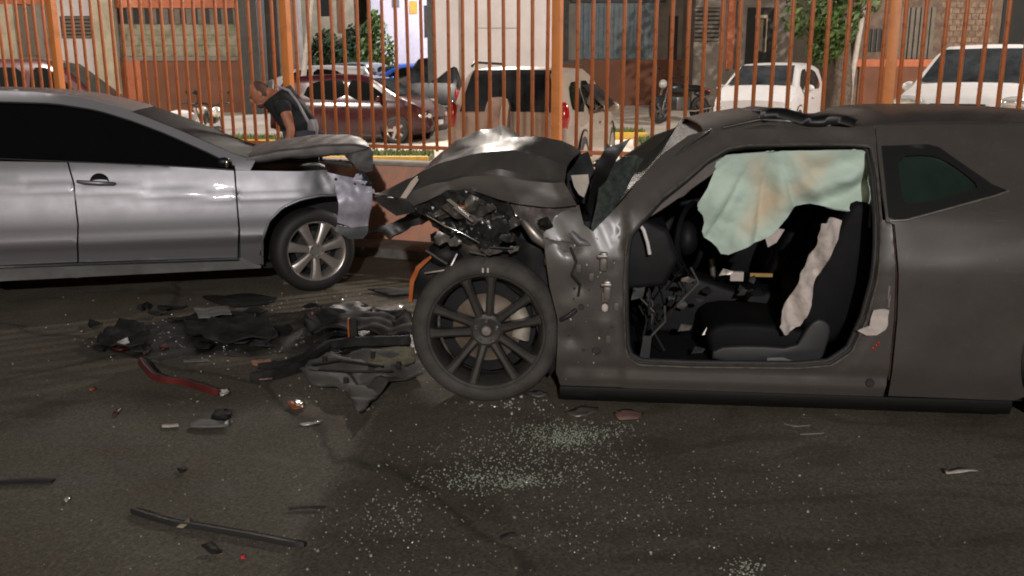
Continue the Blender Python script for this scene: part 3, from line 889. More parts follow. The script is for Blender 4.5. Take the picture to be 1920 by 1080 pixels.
cp = empty('wrecked_coupe', (-.128, 4.175, 0), R(-5.7), 'dark grey two-door coupe with crushed front and missing driver door', 'car')
OPEN = [(.673, .319), (.662, .462), (.656, .667), (.66, .791), (.671, .851), (.718, .911), (.815, 1.017), (.938, 1.111), (1.037, 1.194), (1.125, 1.242), (1.211, 1.256), (1.455, 1.263), (1.697, 1.264), (1.775, 1.256), (1.79, 1.131), (1.79, .973), (1.792, .834), (1.785, .667), (1.755, .491), (1.703, .337), (1.619, .27), (1.476, .252), (.987, .241), (.738, .244), (.687, .275)]
_open_d = interp_curve(OPEN + OPEN[:1], 160)


def d_open(x, z): return min(math.hypot(x - a, z - b) for a, b in _open_d)


def y_frame(x, z):
    d = d_open(x, z)
    y = yc(z) + .012 + .016 * (1 if z < .20 and .36 < x else 0) * -1 * min(1, max(0, (.205 - z) / .012)) + .006 * math.exp(-((d - .03) / .008) ** 2)
    if x < .66: y += .012 + .004 * noise.noise(Vector((x * 7, 0, z * 7)))
    if x < .66:
        for bx, bz, br, ba in ((.45, .62, .05, .012), (.56, .43, .055, -.009), (.41, .36, .05, .012), (.50, .21, .04, -.008), (.40, .80, .05, .014), (.60, .70, .03, .008), (.38, .52, .03, -.008), (.56, .28, .03, .010)):
            q2 = ((x - bx) ** 2 + (z - bz) ** 2) / br ** 2
            y += ba * max(0, 1 - q2) ** 1.2 if q2 < 1 else 0
        y += .004 * tri((x + .5 * z) / .11) * (1 if z > .72 else 0)
    if z > 1.2 and x > 1.35: y += .02 * noise.noise(Vector((x * 5, 2, z * 5)))
    return y


SF = [(.36, .118), (.338, .184), (.345, .322), (.344, .454), (.305, .608), (.283, .76), (.271, .856), (.348, .954), (.434, .989), (.46, .90), (.503, .87), (.631, 1.003), (.728, 1.12), (.815, 1.213), (.94, 1.3), (1.065, 1.337), (1.215, 1.367), (1.29, 1.378), (1.461, 1.368), (1.60, 1.348), (1.679, 1.342), (1.801, 1.352), (1.803, 1.2), (1.803, .945), (1.843, .93), (1.868, .7), (1.880, .5), (1.880, .239), (1.868, .118)]
panel('door_frame', SF, y_frame, PCO, cp, holes=[OPEN], step=.028, th=.012)
# seal round the opening and the jamb behind it
pts = [(x, yc(z) + .055, z) for x, z in _open_d]
cx_, cz_ = 1.23, .75
ins = lambda x, z, k: (x + (cx_ - x) * k, z + (cz_ - z) * k)
tube('door_seal', [(*(ins(x, z, .012)[:1]), yc(z) + .052, ins(x, z, .012)[1]) for x, z in _open_d], .013, M_RUB, cp, 8)
tube('pinch_weld', [(ins(x, z, -.008)[0], yc(z) + .008, ins(x, z, -.008)[1]) for x, z in _open_d], .004, mat('chipped_edge', (.11, .098, .088), .4, metal=.3, var=.4, scale=25), cp, 6)
tube('scraped_seam', [(1.886, yc(.2) + .012, .2), (1.886, .012, .5), (1.873, .012, .7), (1.85, .05, .92)], .0025, mat('rust_scrape', (.06, .025, .018), .6, var=.6, scale=30), cp, 6)
rows = []
for k, dy in ((.0, .030), (.006, .055), (.010, .085)):
    rows.append([(ins(x, z, k)[0], yc(z) + dy, ins(x, z, k)[1]) for x, z in _open_d])
grid('door_jamb', rows, PCI, cp, th=.004)


def hump(x):   # the haunch line over the rear wheel
    return float(np.interp(x, [1.85, 2.1, 2.4, 2.84, 3.3, 3.8], [.735, .775, .845, .90, .90, .88]))


def y_q(x, z):
    zc_ = hump(x); k = min(max((x - 1.9) / .7, 0), 1)
    y = yc(z) - .035 * k * math.exp(-max(0, zc_ - z) ** 2 / .09) * (1 if z < zc_ else math.exp(-(z - zc_) ** 2 / .004))
    y += .35 * max(0, (x - 3.2) / .6) ** 3 * .4
    return y + .003 * noise.noise(Vector((x * 6, 1, z * 6)))


arch = [(2.84 + .395 * math.cos(a), .35 + .395 * math.sin(a)) for a in np.linspace(math.pi + .55, -.45, 26)]
QP = [(1.892, .122), (1.892, .24), (1.892, .5), (1.878, .7), (1.853, .925), (1.815, .94), (1.8035, 1.2), (1.8035, 1.3525), (1.946, 1.366), (2.185, 1.376), (2.468, 1.377), (2.72, 1.33), (3.0, 1.21), (3.22, 1.08), (3.4, 1.03), (3.76, 1.0), (3.80, .9), (3.79, .6), (3.72, .3), (3.25, .2)] + arch[::-1] + [(2.45, .118)]
QW = [(1.822, 1.262), (2.031, 1.271), (2.077, 1.26), (2.185, 1.18), (2.291, 1.102), (2.350, 1.076), (2.296, 1.057), (2.118, 1.01), (1.904, .952), (1.858, .946), (1.826, .955)]
panel('quarter_panel', QP, y_q, PCO, cp, holes=[QW], step=.04, th=.02)
panel('window_surround', smooth_poly([ins2 for ins2 in QW], 0), lambda x, z: yc(z) + .006, M_BLACK, cp, holes=[smooth_poly([(1.893, 1.217), (2.026, 1.225), (2.095, 1.207), (2.181, 1.146), (2.238, 1.09), (2.195, 1.072), (2.075, 1.039), (1.922, 1.01), (1.9, 1.023), (1.892, 1.109)], 1)], step=.05, th=.012)
panel('quarter_window', [(1.875, 1.24), (2.04, 1.245), (2.11, 1.215), (2.2, 1.15), (2.26, 1.085), (2.19, 1.058), (2.07, 1.025), (1.91, .99), (1.88, 1.01)], lambda x, z: yc(z) + .022, M_TINT, cp, step=.1, th=.004)
tube('belt_moulding', [(1.83, yc(.945) - .002, .942), (1.904, yc(.948) - .004, .947), (2.118, yc(1.0) - .004, 1.005), (2.30, yc(1.05) - .004, 1.054), (2.356, yc(1.07) - .002, 1.073)], .005, M_STEEL, cp)
# sill skirt
rows = []
for x in np.linspace(.36, 2.44, 30):
    rows.append([(x, .16, .045), (x, .05, .045), (x, .024, .06), (x, .012, .09), (x, .014, .116), (x, .06, .117)])
grid('side_skirt', rows, M_BLACK, cp, th=.006)
# roof with a kink over the door
zt = lambda x: float(np.interp(x, [1.0, 1.2, 1.30, 1.42, 1.56, 1.70, 1.79, 1.88, 2.02, 2.27, 2.6, 2.9], [1.335, 1.372, 1.385, 1.372, 1.352, 1.337, 1.362, 1.392, 1.408, 1.412, 1.40, 1.31]))
rows = []
for x in np.linspace(1.02, 2.78, 60):
    row = []
    for k in np.linspace(0, 1, 16):
        e = abs(2 * k - 1)
        y = .30 + (W_C - .60) * k
        z = zt(x) - .045 * e ** 6 + .014 * (1 - e ** 2) * (1 if x > 1.85 else .3)
        z += .02 * ridged(Vector((x, y, 0)), 2.2, 3) * math.exp(-((x - 1.6) / .35) ** 2)
        row.append((x, y, z))
    rows.append(row)
grid('roof_panel', rows, PCO, cp, th=.012, ang=30)
# torn roof trim lying on the front of the roof
rows = []
for x in np.linspace(1.285, 1.72, 26):
    t_ = (x - 1.285) / .435
    zz = 1.392 + .012 * math.sin(t_ * 9) - .045 * t_ ** 2
    rows.append([(x + .01, .315, zz - .028), (x - .012, .30, zz - .012), (x - .01, .305, zz + .012), (x + .01, .34, zz + .022), (x + .02, .6, zz + .018), (x, 1.0, zz + .006)])
grid('torn_roof_trim', rows, M_BLACK, cp, th=.01, fn=crumple(.008, 9, 2, (0, 0, 1)))
tube('drip_strip', [(1.1, .285, 1.34), (1.28, .305, 1.378), (1.45, .31, 1.366), (1.6, .305, 1.352)], .006, M_CHROME, cp)

# ---- crushed hood: curves from the near lower lip over the ridge to the far side
NS = 84
cur = []
A_ = [(-.518, 1.03), (-.49, 1.0), (-.415, .948), (-.285, 1.005), (-.162, 1.064), (-.059, 1.058), (.054, 1.022), (.164, .995), (.311, .988), (.419, 1.0)]
B_ = [(-.522, 1.032), (-.42, 1.01), (-.25, 1.085), (-.1, 1.12), (.05, 1.125), (.2, 1.105), (.362, 1.10)]
C_ = [(-.545, 1.03), (-.36, 1.09), (-.24, 1.17), (-.07, 1.215), (.1, 1.232), (.25, 1.215), (.375, 1.165)]
D_ = [(-.62, .985), (-.5, 1.0), (-.4, 1.075), (-.27, 1.185), (-.10, 1.232), (.11, 1.283), (.25, 1.276), (.33, 1.262), (.39, 1.243), (.432, 1.215)]
D2 = [(-.64, .97), (-.52, .985), (-.42, 1.06), (-.29, 1.165), (-.12, 1.205), (.09, 1.245), (.25, 1.245), (.33, 1.232), (.39, 1.215), (.43, 1.19)]
E_ = [(-.732, .922), (-.586, .96), (-.49, 1.03), (-.412, 1.121), (-.338, 1.177), (-.265, 1.228), (-.151, 1.287), (-.017, 1.318), (.06, 1.27), (.12, 1.215), (.3, 1.195), (.42, 1.165)]
for crv, y in ((A_, .05), (A_, .035), (B_, .03), (C_, .14), (D_, .36), (D2, .5), (E_, .88)):
    off = 0.0
    cur.append([(x, y + .10 * max(0, -.25 - x), z) for x, z in interp_curve(crv, NS)])
cur.append([(x, 1.3, z - .07) for x, z in interp_curve(E_, NS)])
cur.append([(x, 1.65, z - .16) for x, z in interp_curve(E_, NS)])
cur.append([(x, 1.82, z - .30) for x, z in interp_curve(E_, NS)])


PCH = mat('bent_grey_paint', (.056, .051, .047), .46, metal=.2, coat=.06, scale=5, croug=.16, spec=.45, col2=(.068, .06, .052), mix=(.4, .7))


def hoodfn(v):
    w = .25 * noise.noise(v * 1.7)
    t1 = tri((v.x * 1.0 + v.z * .7 + .25 * v.y) / .46 + w + .15); t2 = tri((v.x * .9 - v.z * 1.2 + .3 * v.y) / .37 + .8 * w + .4)
    k = 1.0 if v.y > .045 else .5
    d = (.040 * (t1 - .5) + .024 * (t2 - .5) + .014 * noise.noise(v * 3.4) + .010 * (crease(v, 3.2, 5, 4) - .2)) * k
    return v + Vector((.010 * noise.noise(v * 4), -.8 * d, .5 * d + .006 * noise.noise(v * 9) * k))


add_wear(PCH, (.095, .085, .07), (.16, .15, .14))
grid('crushed_hood', lin_rows(cur, 6), PCH, cp, th=.008, fn=hoodfn, ang=13)
# pale edge and beak of the bumper
panel('hood_edge_trim', [(-.398, 1.022), (-.372, 1.018), (-.31, 1.105), (-.318, 1.125), (-.345, 1.10)], lambda x, z: .015, mat('pale_scrape', (.42, .37, .32), .35, metal=.3), cp, step=.03, th=.008)
panel('bumper_beak', [(-.53, 1.025), (-.50, .985), (-.42, .935), (-.33, .955), (-.36, 1.0), (-.45, 1.022)], lambda x, z: .03 + .25 * (x + .4) ** 2, M_BLACK, cp, step=.03, th=.02, fn=crumple(.012, 8, 4))
o = panel('torn_grille', [(-.62, .822), (-.539, .853), (-.415, .904), (-.36, .90), (-.30, .93), (-.27, .90), (-.34, .87), (-.391, .86), (-.458, .833), (-.508, .786), (-.54, .815)], lambda x, z: .22, M_BLACK, cp, step=.025, th=.03, fn=crumple(.03, 10, 6))
# crumpled front corner plastic
CL = [(-.36, .955), (-.30, .985), (-.163, 1.055), (-.074, 1.062), (.031, 1.045), (.134, 1.0), (.17, .941), (.10, .852), (.06, .795), (-.046, .79), (-.166, .835), (-.255, .878), (-.285, .92)]
panel('crumpled_front_corner', CL, lambda x, z: .05 + .16 * (x + .05) ** 2 - .05 * math.cos((x + z) * 14), mat('grey_black_plastic', (.020, .020, .019), .28, coat=.3, var=.3, scale=8), cp, step=.013, th=.006, fn=lambda v: v + Vector((0, -.055 * (crease(v, 8, 9, 1.8) - .4) - .03 * crease(v, 17, 3, 2), .02 * noise.noise(v * 12))), ang=28)
panel('crumpled_fender_scrap', [(-.2, .985), (-.12, 1.03), (.0, 1.035), (.06, .99), (.0, .945), (-.12, .94)], lambda x, z: .0, PCO, cp, step=.013, th=.005, fn=lambda v: v + Vector((0, -.05 * crease(v, 12, 12, 1.8), .02 * noise.noise(v * 14))), ang=28)
for i, pl in enumerate(([(-.17, 1.025), (-.15, 1.03), (-.055, .955), (-.07, .948)], [(-.135, .99), (-.12, 1.0), (-.04, .93), (-.05, .925)])):
    panel('bright_trim', pl, lambda x, z: -.055 - .012 * i, M_CHROME, cp, step=.02, th=.006)
tube('bright_trim', [(-.27, .935, 0)][0:0] or [(-.265, -.02, .945), (-.18, -.03, .90), (-.09, -.03, .862), (-.02, -.02, .82)], .0045, M_CHROME, cp)
ellipsoid('side_marker', (-.10, -.03, .985), (.022, .012, .012), mat('amber_lens', (.30, .075, .015), .3, coat=.6), cp)
# inner apron and strut tower, torn
for i in range(16):
    rn = random.Random(200 + i); x, z = rn.uniform(-.25, .44), rn.uniform(.77, .97); y = rn.uniform(.0, .07); a0 = rn.random() * 6.3
    px = [(x + rn.uniform(.02, .055) * math.cos(a0 + a), z + rn.uniform(.012, .04) * math.sin(a0 + a)) for a in np.linspace(0, 2 * math.pi, 6)[:-1]]
    panel('torn_metal_scrap', px, lambda a, b: y + .3 * (a - x), (PCI, M_STEEL, M_BLACK, PCO)[i % 4], cp, step=.012, th=.003, fn=crumple(.03, 16, i), ang=28)
panel('inner_apron', [(.12, .99), (.2, .99), (.42, .985), (.46, .9), (.50, .86), (.45, .80), (.36, .76), (.29, .70), (.27, .80), (.20, .86), (.16, .93)], lambda x, z: .09, PCI, cp, step=.02, th=.008, fn=crumple(.05, 8, 3))
panel('apron_flange', [(.27, .84), (.40, .82), (.42, .80), (.40, .775), (.29, .765)], lambda x, z: .035, PCI, cp, step=.02, th=.012, fn=crumple(.012, 9, 5))
tube('coolant_hose', [(.40, .07, .86), (.44, .05, .82), (.50, .06, .80), (.52, .1, .85)], .022, mat('grey_hose', (.11, .10, .10), .4), cp)
tube('strut_rod', [(.16, .12, .92), (.24, .06, .84), (.30, .10, .78)], [.02, .03, .02], M_STEEL, cp)
box('engine_mass', (-.28, .28, .30), (.42, 1.6, .93), M_INT, cp, bev=.06)
for i, (x, y, z, r_) in enumerate([(-.22, .2, .72, .10), (-.08, .22, .80, .12), (.08, .24, .84, .10), (-.3, .3, .56, .12), (.24, .22, .84, .07)]):
    ellipsoid('engine_piece', (x, y, z), (r_, r_ * .8, r_ * .7), (M_INT, M_STEEL, M_BLACK)[i % 3], cp, Matrix.Rotation(i, 3, 'Y'), 9, 6)
for i in range(7):
    rn = random.Random(40 + i)
    a = Vector((rn.uniform(-.32, .3), rn.uniform(.05, .2), rn.uniform(.72, .95)))
    tube('loose_wire', [a, a + Vector((rn.uniform(-.1, .1), -.03, rn.uniform(-.08, .04))), a + Vector((rn.uniform(-.16, .16), -.02, rn.uniform(-.14, .02)))], .006, (M_BLACK, M_STEEL)[i % 2], cp, 6)
panel('wheel_liner', [(-.40, .50), (-.36, .66), (-.25, .77), (-.08, .83), (.10, .83), (.25, .77), (.31, .66), (.34, .5), (.36, .2), (.30, .12), (.2, .5), (-.1, .66), (-.3, .5)], lambda x, z: .16 + .3 * max(0, .2 - abs(x)), M_INT, cp, step=.04, th=.01, fn=crumple(.03, 6, 8))
panel('amber_bounce_strip', [(-.375, .50), (-.36, .60), (-.33, .66), (-.27, .72), (-.278, .728), (-.345, .675), (-.38, .61), (-.392, .50)], lambda x, z: .10, MATS['amber_lens'], cp, step=.03, th=.012, fn=crumple(.01, 9, 3))  # added amber strip standing in for orange light bounced onto the tyre edge
# torn black cowl standing up and shattered windscreen
panel('torn_cowl', [(.572, 1.255), (.60, 1.262), (.668, 1.294), (.631, 1.235), (.585, 1.15), (.55, 1.06), (.528, .95), (.49, .90), (.47, .957), (.487, 1.08), (.512, 1.173), (.545, 1.235), (.56, 1.275)], lambda x, z: .24 + .05 * math.sin(z * 9), M_BLACK, cp, step=.022, th=.014, fn=crumple(.014, 9, 2))
M_WS = mat('crazed_glass', (.040, .047, .042), .5, scale=34, var=.35, bump=.35, bscale=45, coat=0.0, spec=.22, detail=9)
rows = []
for k in np.linspace(0, 1, 14):
    row = []
    for j in np.linspace(0, 1, 22):
        y = .22 + (W_C - .44) * j
        x = .50 + .54 * k + .06 * math.sin(j * math.pi); z = .86 + .47 * k - .10 * math.sin(k * math.pi) * (1 if j > .05 else 0)
        q = Vector((x, y, z)); q.z += .05 * ridged(q, 2.6, 4) * math.sin(k * math.pi) + .04 * math.exp(-((k - .55) / .2) ** 2 - ((j - .12) / .08) ** 2)
        row.append(q)
    rows.append(row)
grid('shattered_windscreen', rows, M_WS, cp, th=.006, ang=25)
panel('windscreen_flap', [(.52, 1.06), (.56, 1.10), (.634, 1.204), (.70, 1.205), (.741, 1.182), (.70, 1.12), (.66, 1.05), (.60, .97), (.54, .90), (.50, .85), (.49, .89)], lambda x, z: .20 + .10 * math.sin(x * 10), M_WS, cp, step=.02, th=.006, fn=crumple(.03, 7, 6), ang=25)
panel('cowl_panel', [(.36, .985), (.36, 1.10), (.40, 1.17), (.47, 1.20), (.50, 1.10), (.49, .95), (.44, .93)], lambda x, z: .55, M_INT, cp, step=.04, th=.02, fn=crumple(.03, 6, 1))
panel('bent_bracket', [(.385, 1.095), (.47, 1.10), (.475, 1.06), (.46, 1.01), (.45, .985), (.425, 1.0), (.40, 1.04)], lambda x, z: .40, mat('cream_plastic', (.42, .36, .30), .6), cp, step=.03, th=.01)

# hinge post hardware
for (x, z, m_) in ((.555, .735, M_STEEL), (.575, .60, M_STEEL)):
    box('hinge', (x - .018, .002, z - .045), (x + .018, .03, z + .045), m_, cp, bev=.008); box('hinge_pin', (x - .03, -.012, z + .02), (x + .02, .004, z + .036), M_STEEL, cp, bev=.004)
ellipsoid('paper_clip_tag', (.566, .012, .515), (.016, .008, .02), M_CLOTH, cp); box('hinge_bracket', (.55, .008, .54), (.585, .022, .59), PCI, cp, bev=.004)
for (x, z, r_) in ((.455, .513, .016), (.53, .30, .021), (.47, .30, .009), (.42, .60, .008), (1.80, .185, .02), (.60, .42, .008)):
    rev('grommet', [(.0005, 0), (r_ * .8, 0), (r_, .004), (r_, .02)], M_RUB, cp, 16).location = (x, y_frame(x, z) - .003, z)
for i in range(30):
    rn = random.Random(300 + i); x, z = rn.uniform(.37, .64), rn.uniform(.15, .86); s_ = rn.uniform(.0022, .006)
    ellipsoid('paint_chip', (x, y_frame(x, z) - .001, z), (s_, .002, s_ * rn.uniform(.6, 2.2)), (M_STEEL, M_CLOTH, M_RUB)[i % 3], cp, Matrix.Rotation(rn.uniform(-1, 1), 3, 'Y'), 6, 4)
for i, (x, z) in enumerate(((.50, .66), (.44, .70), (.585, .36), (.62, .52))): box('stamped_tab', (x - .012, y_frame(x, z) - .010, z - .02), (x + .012, y_frame(x, z) + .004, z + .02), PCI, cp, bev=.003)
tube('torn_loom', [(.40, .02, .80), (.43, -.012, .74), (.41, -.016, .68), (.45, -.006, .63), (.44, .01, .57)], .006, M_RUB, cp, 6)
for i in range(14):
    rn = random.Random(400 + i); x, z = rn.uniform(.78, 1.45), rn.uniform(.24, .72); y = rn.uniform(.35, .8)
    px = [(x + rn.uniform(.012, .045) * math.cos(a), z + rn.uniform(.008, .03) * math.sin(a)) for a in np.linspace(0, 2 * math.pi, 6)[:-1]]
    panel('cabin_fragment', px, lambda a, b: y, (M_INTG, M_INT, M_STEEL, M_INTG, M_INT)[i % 5], cp, step=.02, th=.006, fn=crumple(.02, 12, i))
tube('door_cable', [(.36, .02, .45), (.40, -.01, .48), (.43, .02, .50)], .012, M_RUB, cp)
panel('torn_trim_rag', [(1.715, .44), (1.77, .47), (1.78, .53), (1.84, .545), (1.845, .49), (1.83, .45), (1.80, .42), (1.76, .425)], lambda x, z: -.012, M_CLOTH, cp, step=.02, th=.006, fn=crumple(.03, 14, 8))
for (x, z) in ((1.845, .62), (1.85, .58)): box('latch_scrape', (x - .004, y_frame(x, z) - .004, z - .03), (x + .004, y_frame(x, z), z + .03), M_STEEL, cp)
for (x, z) in ((1.80, .352), (1.812, .37), (1.822, .38)): ellipsoid('red_chip', (x, y_frame(x, z) - .002, z), (.006, .004, .008), M_TAILR, cp)

# ---- cabin
box('floor_pan', (.42, .12, .13), (2.1, W_C - .12, .17), M_INT, cp)
box('firewall', (.44, .2, .17), (.50, W_C - .2, .9), M_INT, cp, bev=.02)
prism('dashboard', [(.52, .62), (.62, .55), (.86, .58), (.92, .72), (.86, .86), (.70, .93), (.54, .92)], .2, W_C - .2, M_INT, cp, .03)
o = rev('steering_wheel', [(.178, -.016), (.196, 0), (.178, .016), (.162, 0)], M_LEATH, cp, 28, 'Y', close=True)
o.location = (1.0, .55, .76); o.rotation_euler = (0, R(0), R(62))
ellipsoid('steering_hub', (.98, .55, .76), (.06, .09, .09), M_INT, cp); tube('steering_column', [(.96, .55, .76), (.75, .55, .66)], .04, M_INT, cp)
prism('centre_console', [(.8, .17), (.8, .50), (1.0, .52), (1.3, .42), (1.75, .42), (1.75, .17)], .83, 1.07, M_INT, cp, .03)
tube('gear_lever', [(1.18, .95, .45), (1.16, .95, .58)], [.012, .022], M_STEEL, cp)
box('bright_console_trim', (1.36, .83, .505), (1.48, .835, .525), mat('amber_trim', (.5, .33, .12), .3, metal=.5), cp); box('paper_scrap', (1.25, .80, .485), (1.32, .83, .535), M_CLOTH, cp)


def seat(y0, y1, near):
    SB = [(1.50, .42), (1.519, .513), (1.575, .66), (1.64, .82), (1.695, .94), (1.73, 1.0), (1.80, 1.0), (1.836, .939), (1.868, .68), (1.79, .42), (1.68, .27), (1.58, .30)]
    s = prism('seat_back', SB, y0, y1, M_LEATH, cp, .045, 1)
    c = prism('seat_cushion', [(1.09, .25), (1.07, .33), (1.14, .385), (1.35, .385), (1.56, .36), (1.66, .30), (1.66, .2), (1.1, .2)], y0 + .01, y1 - .01, M_LEATH, cp, .04, 1)
    prism('headrest', [(1.72, 1.02), (1.70, 1.10), (1.74, 1.17), (1.80, 1.16), (1.82, 1.06), (1.80, 1.02)], (y0 + y1) / 2 - .13, (y0 + y1) / 2 + .13, M_LEATH, cp, .03, 1)
    if near:
        prism('seat_valance', [(1.10, .19), (1.105, .27), (1.3, .285), (1.5, .275), (1.54, .36), (1.57, .41), (1.61, .43), (1.655, .405), (1.665, .36), (1.64, .25), (1.62, .18)], y0 - .035, y0 + .012, M_INTG, cp, .012, 1)
        prism('seat_switch', [(1.36, .195), (1.365, .23), (1.44, .235), (1.56, .195)], y0 - .052, y0 - .034, mat('grey_switch', (.09, .088, .085), .5), cp, .005)


seat(.27, .80, True); seat(1.10, 1.63, False)
# curtain airbag hanging from the roof rail
AB = [(1.085, 1.205), (1.241, 1.222), (1.494, 1.238), (1.83, 1.236), (1.85, 1.1), (1.86, .935), (1.70, .952), (1.49, .985), (1.43, .90), (1.39, .84), (1.345, .80), (1.245, .76), (1.145, .70), (1.105, .765), (1.03, .81), (1.046, .90), (.995, .955), (1.065, 1.085)]


def y_ab(x, z):
    f = .03 * math.sin(11 * x + 5 * z + 1.2 * math.sin(7 * z)) + .016 * math.sin(23 * x - 9 * z) + .045 * ridged(Vector((x, 0, z * 1.4 + x * .5)), 4.2, 3) + .014 * ridged(Vector((x, 1, z)), 10, 5)
    th1 = math.atan2(x - 1.33, 1.36 - z); r1 = math.hypot(x - 1.33, 1.36 - z)
    fan = .16 * r1 * (tri(th1 * 2.6 + .15) ** 1.5 - .4) + .05 * r1 * math.sin(th1 * 17)
    swag = .03 * math.sin((z - .35 * (x - 1.5) ** 2 * 4) * 34) * min(1, max(0, (x - 1.45) / .12))
    return .27 + .14 * (1.22 - z) + (fan * (1 - .6 * min(1, max(0, (x - 1.45) / .15))) + swag + .5 * f) * min(1, (1.245 - z) * 6)


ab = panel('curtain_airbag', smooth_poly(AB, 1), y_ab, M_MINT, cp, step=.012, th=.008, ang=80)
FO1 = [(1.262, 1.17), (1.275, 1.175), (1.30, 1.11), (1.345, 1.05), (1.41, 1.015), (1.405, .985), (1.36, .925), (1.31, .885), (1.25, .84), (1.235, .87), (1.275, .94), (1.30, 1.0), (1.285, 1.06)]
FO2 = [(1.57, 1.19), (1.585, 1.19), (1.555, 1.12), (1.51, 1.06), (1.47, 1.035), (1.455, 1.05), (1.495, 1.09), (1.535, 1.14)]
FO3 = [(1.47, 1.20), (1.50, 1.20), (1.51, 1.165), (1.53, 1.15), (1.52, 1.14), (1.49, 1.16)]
ca = ab.data.color_attributes.new('tan_glow', 'FLOAT_COLOR', 'POINT')  # orange light caught by the folds, painted as a soft tan vertex tint
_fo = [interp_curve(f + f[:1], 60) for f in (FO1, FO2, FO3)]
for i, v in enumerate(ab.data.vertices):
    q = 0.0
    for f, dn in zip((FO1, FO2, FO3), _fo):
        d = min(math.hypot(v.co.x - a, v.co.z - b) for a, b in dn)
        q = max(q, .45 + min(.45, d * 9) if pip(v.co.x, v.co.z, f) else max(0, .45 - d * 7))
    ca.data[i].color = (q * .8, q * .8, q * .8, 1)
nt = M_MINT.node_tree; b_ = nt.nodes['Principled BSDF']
at_ = nt.nodes.new('ShaderNodeAttribute'); at_.attribute_name = 'tan_glow'
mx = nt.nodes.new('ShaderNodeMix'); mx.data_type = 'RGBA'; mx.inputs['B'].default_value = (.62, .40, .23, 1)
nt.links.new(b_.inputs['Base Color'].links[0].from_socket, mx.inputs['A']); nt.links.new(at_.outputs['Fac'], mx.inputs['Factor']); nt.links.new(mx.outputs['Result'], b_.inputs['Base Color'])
panel('airbag_tether', [(1.345, .80), (1.40, .85), (1.435, .845), (1.40, .78), (1.36, .755)], lambda x, z: .36, M_CLOTH, cp, step=.03, th=.004)
SA = [(1.565, .90), (1.60, .905), (1.625, .925), (1.672, .915), (1.66, .83), (1.60, .70), (1.575, .63), (1.55, .53), (1.54, .46), (1.512, .391), (1.47, .36), (1.436, .356), (1.41, .394), (1.44, .48), (1.45, .52), (1.478, .60), (1.50, .66), (1.54, .74), (1.56, .80)]
panel('seat_airbag', SA, lambda x, z: .22 + .03 * math.sin(40 * x + 12 * z), M_CLOTH, cp, step=.016, th=.008, fn=crumple(.022, 16, 7), ang=80)
tube('weatherstrip_end', [(.715, .13, .905), (.74, .12, .87), (.76, .12, .81), (.772, .12, .755)], .009, mat('white_rubber', (.6, .57, .54), .5), cp)
for i in range(14):
    rn = random.Random(90 + i)
    a = Vector((rn.uniform(.70, 1.0), rn.uniform(.25, .6), rn.uniform(.35, .75)))
    tube('hanging_wire', [a, a + Vector((rn.uniform(-.05, .08), 0, -.08)), a + Vector((rn.uniform(-.1, .1), 0, -.2))], .005, (M_INTG, M_STEEL, M_BLACK)[i % 3], cp, 5)
panel('kick_trim', [(.70, .50), (.715, .72), (.75, .74), (.78, .66), (.76, .52)], lambda x, z: .22, M_INTG, cp, step=.03, th=.01, fn=crumple(.03, 9, 4))
panel('carpet_scrap', [(.74, .19), (.76, .33), (.80, .33), (.79, .19)], lambda x, z: .20, M_INTG, cp, step=.04, th=.01)
for i, (x, z) in enumerate([(1.0, .21), (1.06, .30), (1.12, .27), (.95, .28), (1.3, .46), (1.16, .55), (1.27, .43)]):
    rn = random.Random(i)
    panel('trim_fragment', [(x, z), (x + .06, z + .01), (x + .075, z + .03), (x + .02, z + .04)], lambda a, b: .3 + .06 * i, (M_INTG, M_STEEL)[i % 2], cp, step=.03, th=.01, fn=crumple(.02, 9, i))
panel('headliner', [(1.06, 1.30), (1.06, 1.33), (2.4, 1.36), (2.4, 1.33)], lambda x, z: .34, M_INTG, cp, th=.3, step=.1)
# inner A-pillar trim
panel('pillar_trim', [(.735, .905), (.75, .935), (.94, 1.085), (1.04, 1.175), (1.10, 1.21), (1.12, 1.185), (1.03, 1.10), (.86, .985)], lambda x, z: yc(z) + .12, mat('dusty_trim', (.12, .10, .09), .7), cp, step=.04, th=.01)
# far side, rear end
FS = [(.10, .16), (.10, .85), (.5, .95), (.86, 1.22), (1.2, 1.352), (1.8, 1.352), (2.46, 1.377), (2.72, 1.33), (3.0, 1.21), (3.22, 1.08), (3.76, 1.0), (3.80, .9), (3.79, .6), (3.72, .3), (3.25, .2)] + arch[::-1] + [(2.45, .12)]
panel('far_side', FS, lambda x, z: W_C - yc(z) - .35 * max(0, (x - 3.2) / .6) ** 3 * .4, PCO, cp, holes=[[(.78, .97), (1.0, 1.17), (1.18, 1.26), (1.75, 1.265), (1.75, .955)]], step=.07, th=-.02)
panel('far_window', [(.76, .955), (.99, 1.18), (1.17, 1.275), (1.77, 1.28), (1.77, .94)], lambda x, z: W_C - yc(z) - .02, M_TINT, cp, step=.1, th=.004)
panel('far_door_trim', [(.70, .2), (.70, .93), (1.85, .93), (1.85, .2)], lambda x, z: W_C - .16 + .03 * math.sin(z * 8), M_INT, cp, step=.08, th=.02)
rows = []
for x, z in interp_curve([(2.76, 1.315), (3.0, 1.22), (3.22, 1.085), (3.4, 1.035), (3.76, 1.005), (3.81, .93), (3.82, .6), (3.75, .28)], 40):
    k = max(0, min(1, (z - .95) / .4)); e = .12 + .22 * k
    rows.append([(x, e + (W_C - 2 * e) * j, z + .01 * (1 - (2 * j - 1) ** 2)) for j in np.linspace(0, 1, 8)])
grid('tail_panel', rows, PCO, cp, th=.01)
grid('rear_window', [[(x - .01, .36 + (W_C - .72) * j, z + .012 + .01 * (1 - (2 * j - 1) ** 2)) for j in np.linspace(0, 1, 6)] for x, z in interp_curve([(2.8, 1.31), (3.0, 1.225), (3.18, 1.115)], 8)], M_GLASS, cp)
